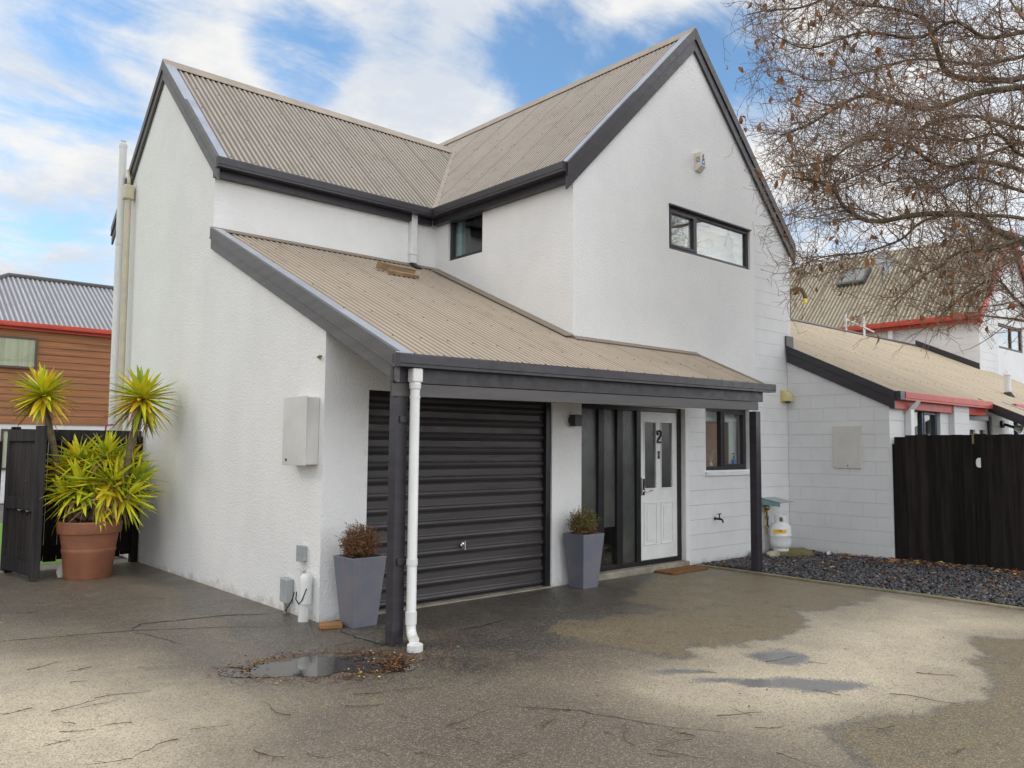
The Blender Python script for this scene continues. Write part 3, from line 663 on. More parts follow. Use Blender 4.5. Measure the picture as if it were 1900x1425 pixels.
# pale edge flashings along the rakes (lie on the roof edge)
def rake(a, b, inn, wd, nm=Vector((0, 0, .014))):
    a, b, inn = Vector(a), Vector(b), Vector(inn)
    sheet('edge_flashing', [a+nm, b+nm, b+inn*wd+nm, a+inn*wd+nm], (0, 0, .006), M['flash'])
rake((-.052, LE-.02, lz(LE-.02)), (-.052, LR-.01, LRZ), (1, 0, 0), .14)
rake((3.1, -.055, fz(3.1)), (FX-.02, -.055, FRZ-.01), (0, 1, 0), .16)
rake((-.055, -1.28, rk(-1.28)), (-.055, D-.01, rk(D)), (1, 0, 0), .15)
# barge boards : upper lap proud of the lower
def barge(a, b, face, t, h1, h2, mat=None, up=.025, cap_end=True):
    a, b, face = Vector(a), Vector(b), Vector(face); Z = Vector((0, 0, 1))
    mb = MB(); mb.prism([a+Z*up, b+Z*up, b-Z*h1, a-Z*h1], face*t); mb.prism([a-Z*h1, b-Z*h1, b-Z*(h1+h2), a-Z*(h1+h2)], face*(t-.014)); mb.prism([a-Z*(h1-.012), b-Z*(h1-.012), b-Z*(h1+.004), a-Z*(h1+.004)], face*(t+.006))
    return mb.build('bargeboard', mat or M['trim'], house, bevel=.003)
hb = .11*cs; 
barge((-.012, LE-.06, lz(LE-.06)), (-.012, LR, LRZ), (-1, 0, 0), .042, .115, .14, M['trimgrey'])
barge((-.012, 2*LR-LE+.06, lz(LE-.06)), (-.012, LR, LRZ), (-1, 0, 0), .042, .115, .14, M['trimgrey'])
barge((3.06, -.012, fz(3.06)), (FX, -.012, FRZ), (0, -1, 0), .045, .14, .17)
barge((8.24, -.012, fz(8.24)), (FX, -.012, FRZ), (0, -1, 0), .045, .14, .17)
barge((-.012, -1.27, rk(-1.27)), (-.012, D-.05, rk(D-.05)), (-1, 0, 0), .045, .105, .125, M['trimgrey'])
# gutters and fascias
gp = [(0, 0), (.02, 0), (.02, -.012), (.008, -.02), (.008, -.075), (.0, -.085), (0, -.105), (.115, -.105), (.115, -.03), (.105, -.03), (.105, -.09), (.012, -.09)]
gprof = [(0, 0), (.012, 0), (.012, -.085), (.10, -.085), (.10, -.01), (.11, -.01), (.11, -.108), (.0, -.108), (0, -.085), (-.006, -.08), (-.006, -.012)]
def gutter(a, b, inw, mat, h=1.0, parent=None, name='gutter'):
    mb = MB(); mb.sweep([(p, q*h) for p, q in gprof], a, b, inw, (0, 0, 1)); 
    a2, b2, n = Vector(a), Vector(b), Vector(inw); dd = (b2-a2).normalized()
    for e, sgn in ((a2, 1), (b2, -1)):
        mb.sweep([(0.001, -.002), (.108, -.002), (.108, -.106*h), (.001, -.106*h)], e+dd*sgn*.001, e+dd*sgn*.006, n, (0, 0, 1))
    return mb.build(name, mat, parent or house)
ZG = 4.99
gutter((-.05, 2.66, ZG), (3.0, 2.66, ZG), (0, 1, 0), M['trim'], 1.12)
gutter((3.0, 2.77, ZG), (3.0, -.03, ZG), (1, 0, 0), M['trim'], 1.12)
g = MB(); g.box(-.03, 3.1, 2.79, D-.003, 4.775, 4.95); g.box(3.112, W1-.003, -.01, 2.79, 4.775, 4.95); g.box(-.02, 3.12, 2.79, D-.003, 4.95, 5.0); g.box(3.105, W1-.003, -.01, 2.79, 4.95, 5.0)
g.build('fascia', M['trim'], house, bevel=.003)
ga, gb = Vector((-.055, ye(-.055)-.055, 2.325)), Vector((5.84, ye(5.84)-.055, 2.42))
inw = Vector((-(gb-ga).y, (gb-ga).x, 0)).normalized()
gutter(ga, gb, inw, M['trim'], 1.0)
def skewbar(name, x0, x1, off, t, zt, zb, mat):
    P = [(x0, ye(x0)+off), (x1, ye(x1)+off), (x1, ye(x1)+off+t), (x0, ye(x0)+off+t)]; up = .095/5.9
    mb = MB(); mb.hexa([(x, y, zb+up*max(x, 0)) for x, y in P]+[(x, y, zt+up*max(x, 0)) for x, y in P]); return mb.build(name, mat, house, bevel=.003)
skewbar('fascia', -.05, 5.70, .055, .04, 2.30, 2.095, M['trim'])
skewbar('porch_beam', -.02, 5.60, .065, .05, 2.092, 1.985, M['trimgrey'])
skewbar('porch_beam', .0, 5.52, .12, .05, 2.15, 2.02, M['trim'])
# posts
def post(x, y, w_, zt):
    mb = MB(); h = w_/2; mb.box(x-h, x+h, y-h, y+h, -.02, zt)
    mb.box(x-h-.004, x-h+.02, y-h*.5, y+h*.5, .02, .18); mb.box(x-h*.4, x+h*.4, y-h-.004, y-h+.01, .02, .18)
    return mb.build('porch_post', M['trim'], house, bevel=.004)
pl = post(.055, -1.155, .105, 2.10); post(5.59, -.945, .105, 2.06)
# apron flashings where the porch roof meets the walls
sheet('apron_flashing', [(-.03, D-.004, rk(D)+.03), (W1, D-.004, rk(D)+.03), (W1, D-.06, rk(D-.06)+.014), (-.03, D-.06, rk(D-.06)+.014)], (0, 0, -.008), M['roof2'])
sheet('apron_flashing', [(W1-.004, D-.1, rk(D-.1)+.045), (W1-.004, -.02, rk(-.02)+.045), (W1-.13, -.02, rk(-.02)+.022), (W1-.13, D-.1, rk(D-.1)+.022)], (0, 0, -.012), M['roof2'])
sheet('apron_flashing', [(W1-.004, -.004, rk(0)+.03), (EX, -.004, rk(0)+.03), (EX, -.06, rk(-.06)+.014), (W1-.004, -.06, rk(-.06)+.014)], (0, 0, -.008), M['roof2'])
sheet('edge_flashing', [(EX-.01, ye(EX), rk(ye(EX))+.014), (EX+.03, ye(EX), rk(ye(EX))+.014), (EX+.03, -.004, rk(0)+.014), (EX-.01, -.004, rk(0)+.014)], (0, 0, -.05), M['cap'])

# garage door
g = MB(); x0, x1 = GD[0]+.02, GD[1]-.075
prof = []
z = .02
while z < 2.0:
    for dz, dy in ((0, .040), (.012, .030), (.022, .012), (.040, .004), (.058, .010), (.070, .022), (.080, .026), (.138, .024)): prof.append((dy, z+dz))
    z += .1485
prof = [p for p in prof if p[1] < 2.1]
face = [(x, .06+dy, zz) for x in (x0, x1) for dy, zz in prof]; n = len(prof)
g.add(face, [(i, i+n, i+n+1, i+1) for i in range(n-1)]); g.add([(x0, .12, 0), (x1, .12, 0), (x1, .12, 2.1), (x0, .12, 2.1)], [(0, 1, 2, 3)])
g.box(x0, x1, .07, .11, .005, .022)
gdo = g.build('garage_door', M['gdoor'], house)
for p in gdo.data.polygons: p.use_smooth = False
g = MB(); g.box(GD[1]-.073, GD[1]-.001, .02, .14, 0, 2.118); g.box(GD[0]+.001, GD[0]+.02, .04, .14, 0, 2.118); g.box(GD[0]+.02, GD[1]-.073, .05, .14, 2.06, 2.118); g.build('door_frame', M['black'], gdo, bevel=.003)
g = MB(); g.lathe([(.028, 0), (.028, .012), (.012, .016), (.012, .05), (0, .05)], (0, 0, 0), 16); g.tube([(-.0, -.045, .05), (0, .045, .05)], .011, 8)
for i, v in enumerate(g.v): q = Vector(v); g.v[i] = (1.655+q.x, .075-q.z, .555+q.y)
g.build('door_handle', M['chrome'], gdo, smooth=R(40))
g = MB(); g.box(GD[0], GD[1], .125, .16, 0, 2.12); g.build('garage_lining', M['black'], house)
# garage sill strip
g = MB(); g.box(GD[0]+.01, GD[1]-.01, -.03, .18, -.02, .012); g.build('threshold', M['concrete'], house, bevel=.004)

# entry : fixed lights and door
g = MB(); g.box(EN[0]-.005, EN[1]+.02, -.05, .2, -.02, .075); g.build('doorstep', M['concrete'], house, bevel=.012)
ex0, ex1, et = EN[0], EN[1], EN[3]; yf = .075
g = MB()
g.box(ex0+.001, ex0+.065, yf, yf+.09, .076, et); g.box(ex1-.07, ex1-.001, yf, yf+.09, .076, et); g.box(ex0+.065, ex1-.07, yf, yf+.09, et-.055, et-.001); g.box(ex0+.065, ex1-.07, yf-.005, yf+.09, .076, .135)
mull = [(3.72, 3.82), (4.06, 4.165), (4.435, 4.515)]
for a, b in mull: g.box(a, b, yf-.012, yf+.088, .135, et-.055)
ef = g.build('entry_frame', M['black'], house, bevel=.004)
pan = [(ex0+.065, 3.72), (3.82, 4.06), (4.165, 4.435)]
for i, (a, b) in enumerate(pan):
    zb = .135
    if i == 1:
        q = MB(); q.box(a-.003, b+.003, yf+.03, yf+.036, .135, .60); q.build('pane', M['glass'], ef); zb = .60
    q = MB(); q.box(a-.003, b+.003, yf+.03, yf+.04, zb, et-.055); q.build('pane', M['obscure'], ef)
dx0, dx1, dz0, dz1 = 4.517, 5.296, .138, et-.058
g = MB(); yd = yf+.02; dt = .04
st = .105; cx = (dx0+dx1)/2
gl = [(dx0+st, cx-.055, .92+.138, dz1-.14), (cx+.055, dx1-st, .92+.138, dz1-.14)]; lp = [(dx0+st, cx-.055, .42, .80), (cx+.055, dx1-st, .42, .80)]
bmw = [rect(*gl[0]), rect(*gl[1])]
door = wall('front_door', rect(dx0, dx1, dz0, dz1), bmw, lambda x, z: (x, yd, z), (0, dt, 0), M['white'], house, 'white panelled front door with two tall glass lights')
for a, b, c, d in gl:
    q = MB(); q.box(a-.002, b+.002, yd+.018, yd+.024, c-.002, d+.002); q.build('pane', M['obscure'], door)
    q = MB(); t = .014
    q.box(a-t, b+t, yd-.008, yd-.001, c-t, c); q.box(a-t, b+t, yd-.008, yd-.001, d, d+t); q.box(a-t, a, yd-.008, yd-.001, c, d); q.box(b, b+t, yd-.008, yd-.001, c, d); q.build('moulding', M['white'], door, bevel=.003)
for a, b, c, d in [(gl[0][0], gl[0][1], .34, .86), (gl[1][0], gl[1][1], .34, .86)]:
    q = MB(); t = .018
    q.box(a-t, b+t, yd-.010, yd-.001, c-t, c); q.box(a-t, b+t, yd-.010, yd-.001, d, d+t); q.box(a-t, a, yd-.010, yd-.001, c, d); q.box(b, b+t, yd-.010, yd-.001, c, d); q.box(a+.04, b-.04, yd-.007, yd-.001, c+.04, d-.04); q.build('panel_moulding', M['white'], door, bevel=.004)
g = MB(); hx = dx0+.06
g.box(hx-.03, hx+.03, yd-.022, yd-.001, .97, 1.20); g.build('lock_plate', M['chrome'], door, bevel=.012)
g = MB(); g.box(hx-.012, hx+.02, yd-.027, yd-.022, 1.10, 1.18); g.build('keypad', M['black'], door, bevel=.004)
g = MB(); g.tube([(hx, yd-.02, 1.02), (hx, yd-.06, 1.02), (hx+.03, yd-.066, 1.02), (hx+.13, yd-.062, 1.03)], [.013, .012, .011, .009], 8); g.build('door_handle', M['chrome'], door, smooth=True)
g = MB(); kz = 1.655; two = [(-.040, .105), (-.046, .128), (-.026, .152), (.006, .157), (.034, .142), (.040, .115), (.026, .085), (-.004, .052), (-.034, .020), (-.044, .004), (-.012, .006), (.020, .000), (.046, .008)]
g.tube([(cx+x_, yd-.016, kz+z_) for x_, z_ in two], [.013, .012, .012, .013, .014, .014, .013, .012, .011, .012, .012, .012, .009], 8); g.lathe([(0, -.02), (.016, -.012), (.019, 0), (.016, .012), (0, .02)], (cx-.036, yd-.016, kz+.112), 10)
g.build('door_number', M['black'], door, smooth=R(60), label='black number 2 fixed between the door lights')
g = MB(); g.box(cx-.018, cx+.018, yd-.012, yd-.001, 1.44, 1.54); g.box(cx-.008, cx+.008, yd-.016, yd-.012, 1.47, 1.51, 1); g.build('door_viewer', [M['darkmetal'], M['chrome']], door, bevel=.003)
room_box(house, (ex0-.0, .2, .05), (ex1, 1.6, 2.3), M['roomdark'], '-y')
# shoe rack seen through the clear low pane
g = MB(); g.box(3.80, 4.30, .30, .55, .30, .32); g.box(3.80, 4.30, .30, .55, .16, .175); g.box(3.80, 3.82, .3, .55, .08, .33); g.box(4.28, 4.30, .3, .55, .08, .33)
rack = tag(g.build('shoe_rack', M['lumber']), 'low shoe rack standing inside behind the clear lower entry glass', 'shoe rack'); rebase(rack, (4.05, .42, .08))
def shoe(x, y, z, m_):
    mb = MB(); secs = [(-.12, .030, .065), (-.07, .036, .075), (0, .036, .055), (.06, .042, .045), (.11, .038, .032), (.14, .018, .018)]; vs = []
    for (t, wd, h) in secs:
        for a in range(8):
            q = 2*math.pi*a/8; vs.append((x+wd*math.cos(q), y-t, z+h*.5+h*.5*math.sin(q)))
    fs = [(i*8+j, i*8+(j+1) % 8, (i+1)*8+(j+1) % 8, (i+1)*8+j) for i in range(5) for j in range(8)]+[tuple(range(7, -1, -1)), tuple(range(40, 48))]
    mb.add(vs, fs); return mb.build('shoe', m_, smooth=True)
for i, x in enumerate((3.90, 4.0)):
    o = tag(shoe(x, .43, .177, M['blue']), 'blue shoe on the rack behind the entry glass', 'shoe', 'pair of blue shoes'); rebase(o, (x, .43, .177))

# windows
uw = window(house, (UW[0], 0, UW[2]), (1, 0, 0), (0, 1, 0), UW[1]-UW[0], UW[3]-UW[2], [.64], .05, .035, gm=M['glassr'], sash=(0,), label='wide dark-framed upper window under the gable')
sw = window(house, (W1, SW[1], SW[2]), (0, -1, 0), (1, 0, 0), SW[1]-SW[0], SW[3]-SW[2], [], .05, .035, label='small dark-framed window tucked under the side gutter')
kw = window(house, (KW[0], 0, KW[2]), (1, 0, 0), (0, 1, 0), KW[1]-KW[0], KW[3]-KW[2], [.47], .05, .06, sash=(1,), gm=M['glass'], label='dark-framed two-light kitchen window under the porch')
for a, b, zz in ((UW[0]-.01, UW[1]+.01, UW[3]),):
    q = MB(); q.box(a, b, -.03, .03, zz-.004, zz+.014); q.build('head_flashing', M['trimgrey'], uw, bevel=.002)
q = MB(); q.prism([(KW[0]-.02, -.03, KW[2]-.075), (KW[0]-.02, .06, KW[2]-.075), (KW[0]-.02, .06, KW[2]-.002), (KW[0]-.02, -.03, KW[2]-.018)], (KW[1]-KW[0]+.04, 0, 0)); q.build('sill', M['white'], kw, bevel=.004)
room_box(house, (UW[0]-.05, .2, UW[2]-.05), (UW[1]+.05, .31, UW[3]+.05), M['room'], '-y')
room_box(house, (W1+.2, SW[0]-.6, SW[2]-.6), (W1+2.2, SW[1]+.05, SW[3]+.05), M['roomdark'], '-x')
g = MB(); g.box(W1+.135, W1+.2, SW[1]-.001, SW[1]-.14, SW[2]+.01, SW[3]-.01); g.build('window_reveal', simple('teal_reveal', (.42, .60, .60), None, 4, .6), sw)
room_box(house, (KW[0]-.02, .2, KW[2]-.02), (KW[1]+.02, .285, KW[3]+.02), M['roombrown_refl'], '-y')  # brown back stands in for a building mirrored in the glass
g = MB(); g.box(KW[1]-.22, KW[1]-.03, .205, .23, KW[2]+.04, KW[3]-.12); g.build('curtain', M['blind'], kw)
g = MB(); g.tube([(KW[0]+.05, .22, KW[3]-.16), (KW[1]-.05, .22, KW[3]-.16)], .035, 12); g.box(KW[0]+.04, KW[1]-.04, .235, .245, KW[3]-.16, KW[3]-.03); g.build('roller_blind', M['blind'], kw, smooth=R(40))
g = MB(); g.box(UW[0]+.7, UW[1]-.05, .16, .19, UW[3]-.12, UW[3]-.055); g.box(UW[1]-.16, UW[1]-.055, .16, .2, UW[2]+.05, UW[3]-.1); g.build('window_reveal', M['blind'], uw)
def diffuser(x, y, z, s, label):
    t = thing('reed_diffuser', label, 'diffuser', (x, y, z))
    mb = MB(); mb.lathe([(.02*s, 0), (.028*s, .005*s), (.028*s, .04*s), (.012*s, .055*s), (.012*s, .07*s)], (x, y, z), 12); mb.build('bottle', M['white'], t, smooth=True)
    rr = random.Random(4)
    mb = MB()
    for i in range(9):
        a = rr.uniform(0, 6.28); mb.tube([(x, y, z+.05*s), (x+.09*s*math.cos(a), y+.05*s*math.sin(a), z+.24*s)], .0028*s, 5)
    mb.build('reed', M['reed'], t)
diffuser(UW[0]+.80, .15, UW[2]+.052, 1.1, 'white reed diffuser on the upper window sill under the gable'); diffuser(KW[0]+.36, .18, KW[2]+.052, 1.0, 'reed diffuser on the kitchen window sill')
t = thing('soap_bottle', 'small blue pump bottle on the kitchen window sill', 'bottle', (KW[1]-.16, .17, KW[2]+.052))
x, y, z = KW[1]-.16, .165, KW[2]+.052
g = MB(); g.lathe([(.03, 0), (.034, .005), (.034, .085), (.014, .10), (.014, .11)], (x, y, z), 14); g.build('body', M['blue'], t, smooth=True)
g = MB(); g.lathe([(.012, .11), (.012, .15), (.005, .152), (.005, .19)], (x, y, z), 10); g.tube([(x+.01, y, z+.188), (x-.05, y, z+.18)], .006, 6); g.build('pump', M['black'], t)

# things fixed to the house
def rainpipe_round(name, pts, r, mat, rings=(), label=None):
    mb = MB(); mb.tube(pts, r, 18)
    for (p, rr, h) in rings: mb.lathe([(rr, -h/2), (rr, h/2)], p, 18)
    return mb.build(name, mat, house, smooth=R(40), label=label)
px, py = .135, -1.27
rainpipe_round('downpipe', [(px, py, 2.10), (px, py, .14), (px-.005, py-.02, .10), (px-.022, py-.065, .075), (px-.04, py-.11, .068)], .040, M['pvc'], [((px, py, .66), .046, .05), ((px, py, .22), .046, .10), ((px, py, 1.98), .0435, .02)], 'white plastic downpipe on the near porch post')
g = MB(); g.box(px-.048, px+.048, py-.045, py+.045, 2.10, 2.215); g.lathe([(.046, 2.04), (.05, 2.10)], (px, py, 0), 18); g.build('pipe_adaptor', M['pvc'], house, bevel=.012)
for z in (.66, 1.80):
    g = MB(); g.box(.10, px-.02, py-.01, -1.2, z-.02, z+.02); g.box(.03, .112, -1.225, -1.20, z-.028, z+.028); g.build('pipe_bracket', M['trim'], house, bevel=.004)
g = MB(); g.lathe([(.055, 0), (.062, .0), (.062, .05), (.054, .055), (.050, .05), (.050, .012), (0, .012)], (.07, -1.43, 0), 22); tag(rebase(g.build('drain_collar', M['pvc'], smooth=R(40)), (.07, -1.43, 0)), 'low white drain collar under the downpipe outlet', 'drain')
g = MB(); g.box(2.745, 2.845, 2.785, D-.003, 4.18, 4.88); g.box(2.735, 2.855, 2.775, D-.003, 4.30, 4.34); g.build('downpipe', M['white'], house, bevel=.008, label='short white square downpipe down to the porch roof')
g = MB(); g.prism([(2.75, 2.80, 4.18), (2.84, 2.80, 4.18), (2.86, 2.70, 4.11), (2.76, 2.70, 4.11)], (0, 0, -.03)); g.build('pipe_shoe', M['darkmetal'], house)
vp = rainpipe_round('vent_pipe', [(-.10, 6.24, 0), (-.10, 6.30, 3), (-.10, 6.36, 6.08)], .052, M['pvc'], [((-.10, 6.29, 2.6), .057, .06), ((-.1, 6.33, 4.6), .057, .05)], 'tall white vent pipe standing above the left eave')
g = MB(); g.lathe([(.057, 6.08), (.057, 6.13), (.03, 6.15), (.03, 6.17), (.04, 6.18), (0, 6.20)], (-.10, 6.362, 0), 16); g.build('vent_cap', M['pvc'], house, smooth=R(35))
rainpipe_round('downpipe', [(-.09, 5.92, 0), (-.09, 5.98, 3), (-.09, 6.03, 5.30)], .044, M['beige'], [((-.09, 5.975, 2.3), .055, .06)], 'beige downpipe beside the white vent pipe')
g = MB(); g.box(-.16, -.02, 5.96, 6.10, 5.20, 5.42); g.build('rain_head', M['beige'], house, bevel=.02)
g = MB(); g.tube([(-.09, 6.03, 5.40), (-.09, 6.04, 5.52), (-.085, 6.10, 5.62), (-.07, 6.18, 5.68)], .025, 8); g.build('overflow_pipe', M['beige'], house, smooth=True)
# meter box
g = MB(); g.box(-.125, -.002, .085, .54, 1.41, 2.03); mbx = g.build('meter_box', M['meter'], house, bevel=.006, label='cream metal meter box on the left gable wall')
g = MB(); g.box(-.135, -.126, .075, .55, 1.40, 2.04); g.build('lid', M['meter'], mbx, bevel=.004)
g = MB(); g.lathe([(.012, 0), (.012, .006), (0, .006)], (0, 0, 0), 10); g.v = [(-.136-v[2], .46+v[0], 1.45+v[1]) for v in g.v]; g.build('lock', M['darkmetal'], mbx)
# small junction boxes, conduit, capped pipe and cable by the corner
g = MB(); g.box(-.055, -.002, .25, .35, .52, .655); g.box(-.06, -.055, .245, .355, .512, .663); cb = g.build('junction_box', M['greybox'], house, bevel=.008, label='small pale grey socket box on a conduit')
g = MB(); g.prism([(-.0615, .315, .54), (-.0615, .335, .54), (-.0615, .325, .565)], (.001, 0, 0)); g.build('warning_mark', M['gasy'], cb)
g = MB(); g.tube([(-.03, .30, .53), (-.03, .30, .0)], .012, 8)
for z in (.44, .20): g.box(-.045, -.002, .27, .33, z-.008, z+.008)
g.build('conduit', M['pvc'], house)
g = MB(); g.prism([(-.002, .50, .10), (-.002, .645, .11), (-.002, .645, .335), (-.002, .50, .325)], (-.075, 0, 0)); g.build('junction_box', M['greybox'], house, bevel=.012, label='grey plastic junction box low on the left wall')
g = MB(); g.tube([(-.03, .60, .12), (-.03, .60, 0)], .018, 8); g.build('conduit', M['concrete'], house)
g = MB(); g.tube([(-.075, .145, .0), (-.072, .14, .16), (-.07, .125, .36)], [.048, .048, .05], 16); g.lathe([(.056, .16), (.056, .37), (.05, .405), (.03, .425), (0, .43)], (-.071, .127, 0), 18); g.build('capped_pipe', M['pvc'], house, smooth=R(50), label='short white capped pipe stub by the garage corner')
g = MB(); g.tube([(-.04, .58, .02), (-.07, .48, .07), (-.09, .34, .17), (-.11, .27, .245)], .006, 6); g.tube([(-.12, .20, .26), (-.14, .17, .20), (-.13, .13, .16), (-.12, .09, .20), (-.09, .07, .30)], .006, 6); g.build('cable', M['rub'], house, smooth=True)
# hook low on stucco
g = MB(); g.tube([(-.002, .10, 2.40), (-.03, .10, 2.40), (-.035, .06, 2.41), (-.03, .02, 2.405)], .008, 6); g.box(-.012, -.002, .08, .12, 2.385, 2.42); g.build('wall_hook', M['brass'], house)
# wall lamp
g = MB(); g.box(3.13, 3.19, -.03, -.002, 1.87, 1.93); wl = g.build('wall_lamp', M['black'], house, bevel=.004, label='black box wall lamp beside the entry')
g = MB(); g.box(3.12, 3.24, -.13, -.035, 1.83, 1.965); g.build('lamp_shade', M['black'], wl, bevel=.005); g = MB(); g.box(3.14, 3.22, -.115, -.05, 1.822, 1.829); g.build('lens', M['blind'], wl)
# alarm siren
g = MB(); sx0, sx1, sz0, sz1 = 5.63, 5.84, 5.50, 5.78

sx1 = sx0+.14
def sirenring(z, k): return [(sx0-.005, -.002, z), (sx0, -.108*k, z), (sx1-.012, -.100*k, z), (sx1, -.002, z)]
r0, r1, r2 = sirenring(sz0, .30), sirenring(sz0+.06, 1), sirenring(sz1-.02, 1)
g.add(r0+r1+r2, [(0, 1, 2, 3), (11, 10, 9, 8)]+[(k*4+(i+1) % 4, k*4+i, k*4+4+i, k*4+4+(i+1) % 4) for k in (0, 1) for i in range(4)])
al = g.build('alarm_siren', M['white2'], house, bevel=.006, label='cream alarm siren box high under the gable peak')
def sface(side, t, z, off=.0015):     # a point on the left (0) or right (1) face of the siren
    if side == 0: a_, b_ = Vector((sx0-.005, -.002, z)), Vector((sx0, -.108, z))
    else: a_, b_ = Vector((sx0, -.108, z)), Vector((sx1-.012, -.100, z))
    n_ = Vector(((b_-a_).y, -(b_-a_).x, 0)).normalized(); return a_.lerp(b_, t)+n_*off, n_
def spatch(mb, side, t0, t1, z0, z1, t2=None, t3=None, off=.0015):
    t2 = t0 if t2 is None else t2; t3 = t1 if t3 is None else t3
    mb.add([sface(side, t0, z0, off)[0], sface(side, t1, z0, off)[0], sface(side, t3, z1, off)[0], sface(side, t2, z1, off)[0]], [(0, 1, 2, 3)])
g = MB()
for i in range(4): spatch(g, 0, .2, .85, sz1-.10-i*.022, sz1-.092-i*.022)
g.build('vent_slots', M['darkmetal'], al)
g = MB(); spatch(g, 1, .25, .55, sz1-.10, sz1-.075); spatch(g, 1, .30, .70, sz1-.125, sz1-.105); spatch(g, 1, .35, .6, sz1-.072, sz1-.05); g.build('maker_mark', M['darkmetal'], al)
g = MB(); spatch(g, 1, .08, .82, sz0+.075, sz0+.155, .22, .68); st_ = g.build('sticker', M['sticker'], al)
g = MB(); zc = sz0+.115
star = []
for i in range(10): rr_ = .020 if i % 2 == 0 else .010; star.append(sface(1, .45+rr_*math.sin(i*math.pi/5)/.12, zc+rr_*math.cos(i*math.pi/5), .003)[0])
g.add(star, [tuple(range(10))]); g.build('emblem', M['white'], st_)
# yellow vent cowl
g = MB(); g.box(7.79, 7.99, -.012, -.002, 2.30, 2.50)
pr = [(-.012, 2.49), (-.05, 2.485), (-.09, 2.455), (-.115, 2.41), (-.12, 2.325), (-.012, 2.325)]
g.prism([(7.81, y, z) for y, z in pr], (.16, 0, 0)); vc = g.build('vent_cowl', M['yellowp'], house, bevel=.006, label='faded yellow vent cowl in the wall corner'); g = MB(); g.box(7.86, 7.92, -.10, -.04, 2.30, 2.325); g.build('flap', M['darkmetal'], vc)
# garden tap
g = MB(); X, Z = 6.02, .60
g.tube([(X, .0, Z), (X, -.06, Z)], .014, 8); g.tube([(X, -.05, Z), (X, -.10, Z), (X, -.13, Z-.012), (X, -.14, Z-.05)], [.016, .016, .014, .012], 8); g.tube([(X, -.08, Z), (X, -.08, Z+.07)], .009, 8); g.lathe([(.024, 0), (.024, .004), (0, .004)], (0, 0, 0), 12)
g.v[-36:] = [(X+v[0], -.002-v[2], Z+v[1]) for v in g.v[-36:]]
tp = g.build('tap', M['darkmetal'], house, smooth=R(40), label='brass garden tap on the block wall'); g = MB(); g.tube([(X-.04, -.08, Z+.07), (X+.04, -.08, Z+.07)], .008, 6); g.build('tap_handle', M['darkmetal'], tp)
# regulator cabinet hood
g = MB(); hx0, hx1 = 7.16, 7.56
g.prism([(hx0, -.002, .85), (hx0, -.34, .79), (hx0, -.34, .782), (hx0, -.002, .842)], (hx1-hx0, 0, 0)); g.prism([(hx0, -.002, .85), (hx0, -.34, .79), (hx0, -.34, .73), (hx0, -.002, .75)], (.008, 0, 0), 1)
g.build('regulator_hood', [M['hood'], M['hoodg']], house, label='sloping metal rain hood over the gas regulator')
g = MB(); g.tube([(7.26, -.06, .80), (7.26, -.06, .30)], .016, 8); g.lathe([(.03, .66), (.045, .68), (.045, .72), (.03, .74)], (7.26, -.06, 0), 12); g.lathe([(.03, .40), (.03, .44)], (7.26, -.06, 0), 10); g.lathe([(.028, .52), (.028, .58)], (7.26, -.06, 0), 10); g.box(7.18, 7.25, -.075, -.045, .63, .655); rgl = g.build('gas_regulator', M['brass'], house, smooth=R(40))
g = MB(); g.box(7.23, 7.29, -.1, -.03, .74, .79); g.build('valve', M['darkmetal'], rgl)
g = MB(); g.tube([(7.25, -.08, .46), (7.16, -.13, .44), (7.12, -.16, .52), (7.13, -.12, .66), (7.2, -.08, .70)], .009, 6); g.build('gas_hose', M['rub'], house, smooth=True)

# timber blocks left on the porch roof
def lie(name, c, L_, wd, h, ang, tilt, mat, label, cat, grp):
    t = rk(0); 
    mb = MB(); mb.box(-L_/2, L_/2, -wd/2, wd/2, 0, h); o = mb.build(name, mat, bevel=.003); o.rotation_euler = (math.atan(.443), 0, ang); o.location = c; tag(o, label, cat, grp); return o
lie('timber_offcut', (2.08, 2.14, rk(2.14)+.006), .60, .045, .09, .10, 0, M['lumber'], 'upper of two raw timber offcuts lying on the porch roof', 'timber', None)
lie('timber_offcut', (2.10, 1.99, rk(1.99)+.006), .46, .06, .045, .04, 0, M['lumber'], 'lower, shorter timber offcut lying on the porch roof', 'timber', None)

# ================================================================== objects on the forecourt
def planter(cx, cy, label):
    t = thing('planter', label, 'planter', (cx, cy, 0), 'slate grey planters by the garage')
    b, tp, h, th = .117, .172, .61, .022
    def ring(r, z): return [(cx-r, cy-r, z), (cx+r, cy-r, z), (cx+r, cy+r, z), (cx-r, cy+r, z)]
    vs = ring(b, 0)+ring(tp, h)+ring(tp-th, h)+ring(tp-th-.012, h-.06)
    fs = [(3, 2, 1, 0)]+[(k*4+i, k*4+(i+1) % 4, (k+1)*4+(i+1) % 4, (k+1)*4+i) for k in range(3) for i in range(4)]
    mb = MB(); mb.add(vs, fs); mb.build('pot', M['planter'], t, bevel=.006)
    mb = MB(); r = tp-th-.008; mb.add(ring(r, h-.05), [(0, 1, 2, 3)]); mb.build('soil', M['soil'], t)
planter(.215, -.325, 'tapered slate grey planter holding a dead brown shrub left of the garage door')
planter(3.14, -.245, 'tapered slate grey planter holding a green-topped shrub beside the entry')
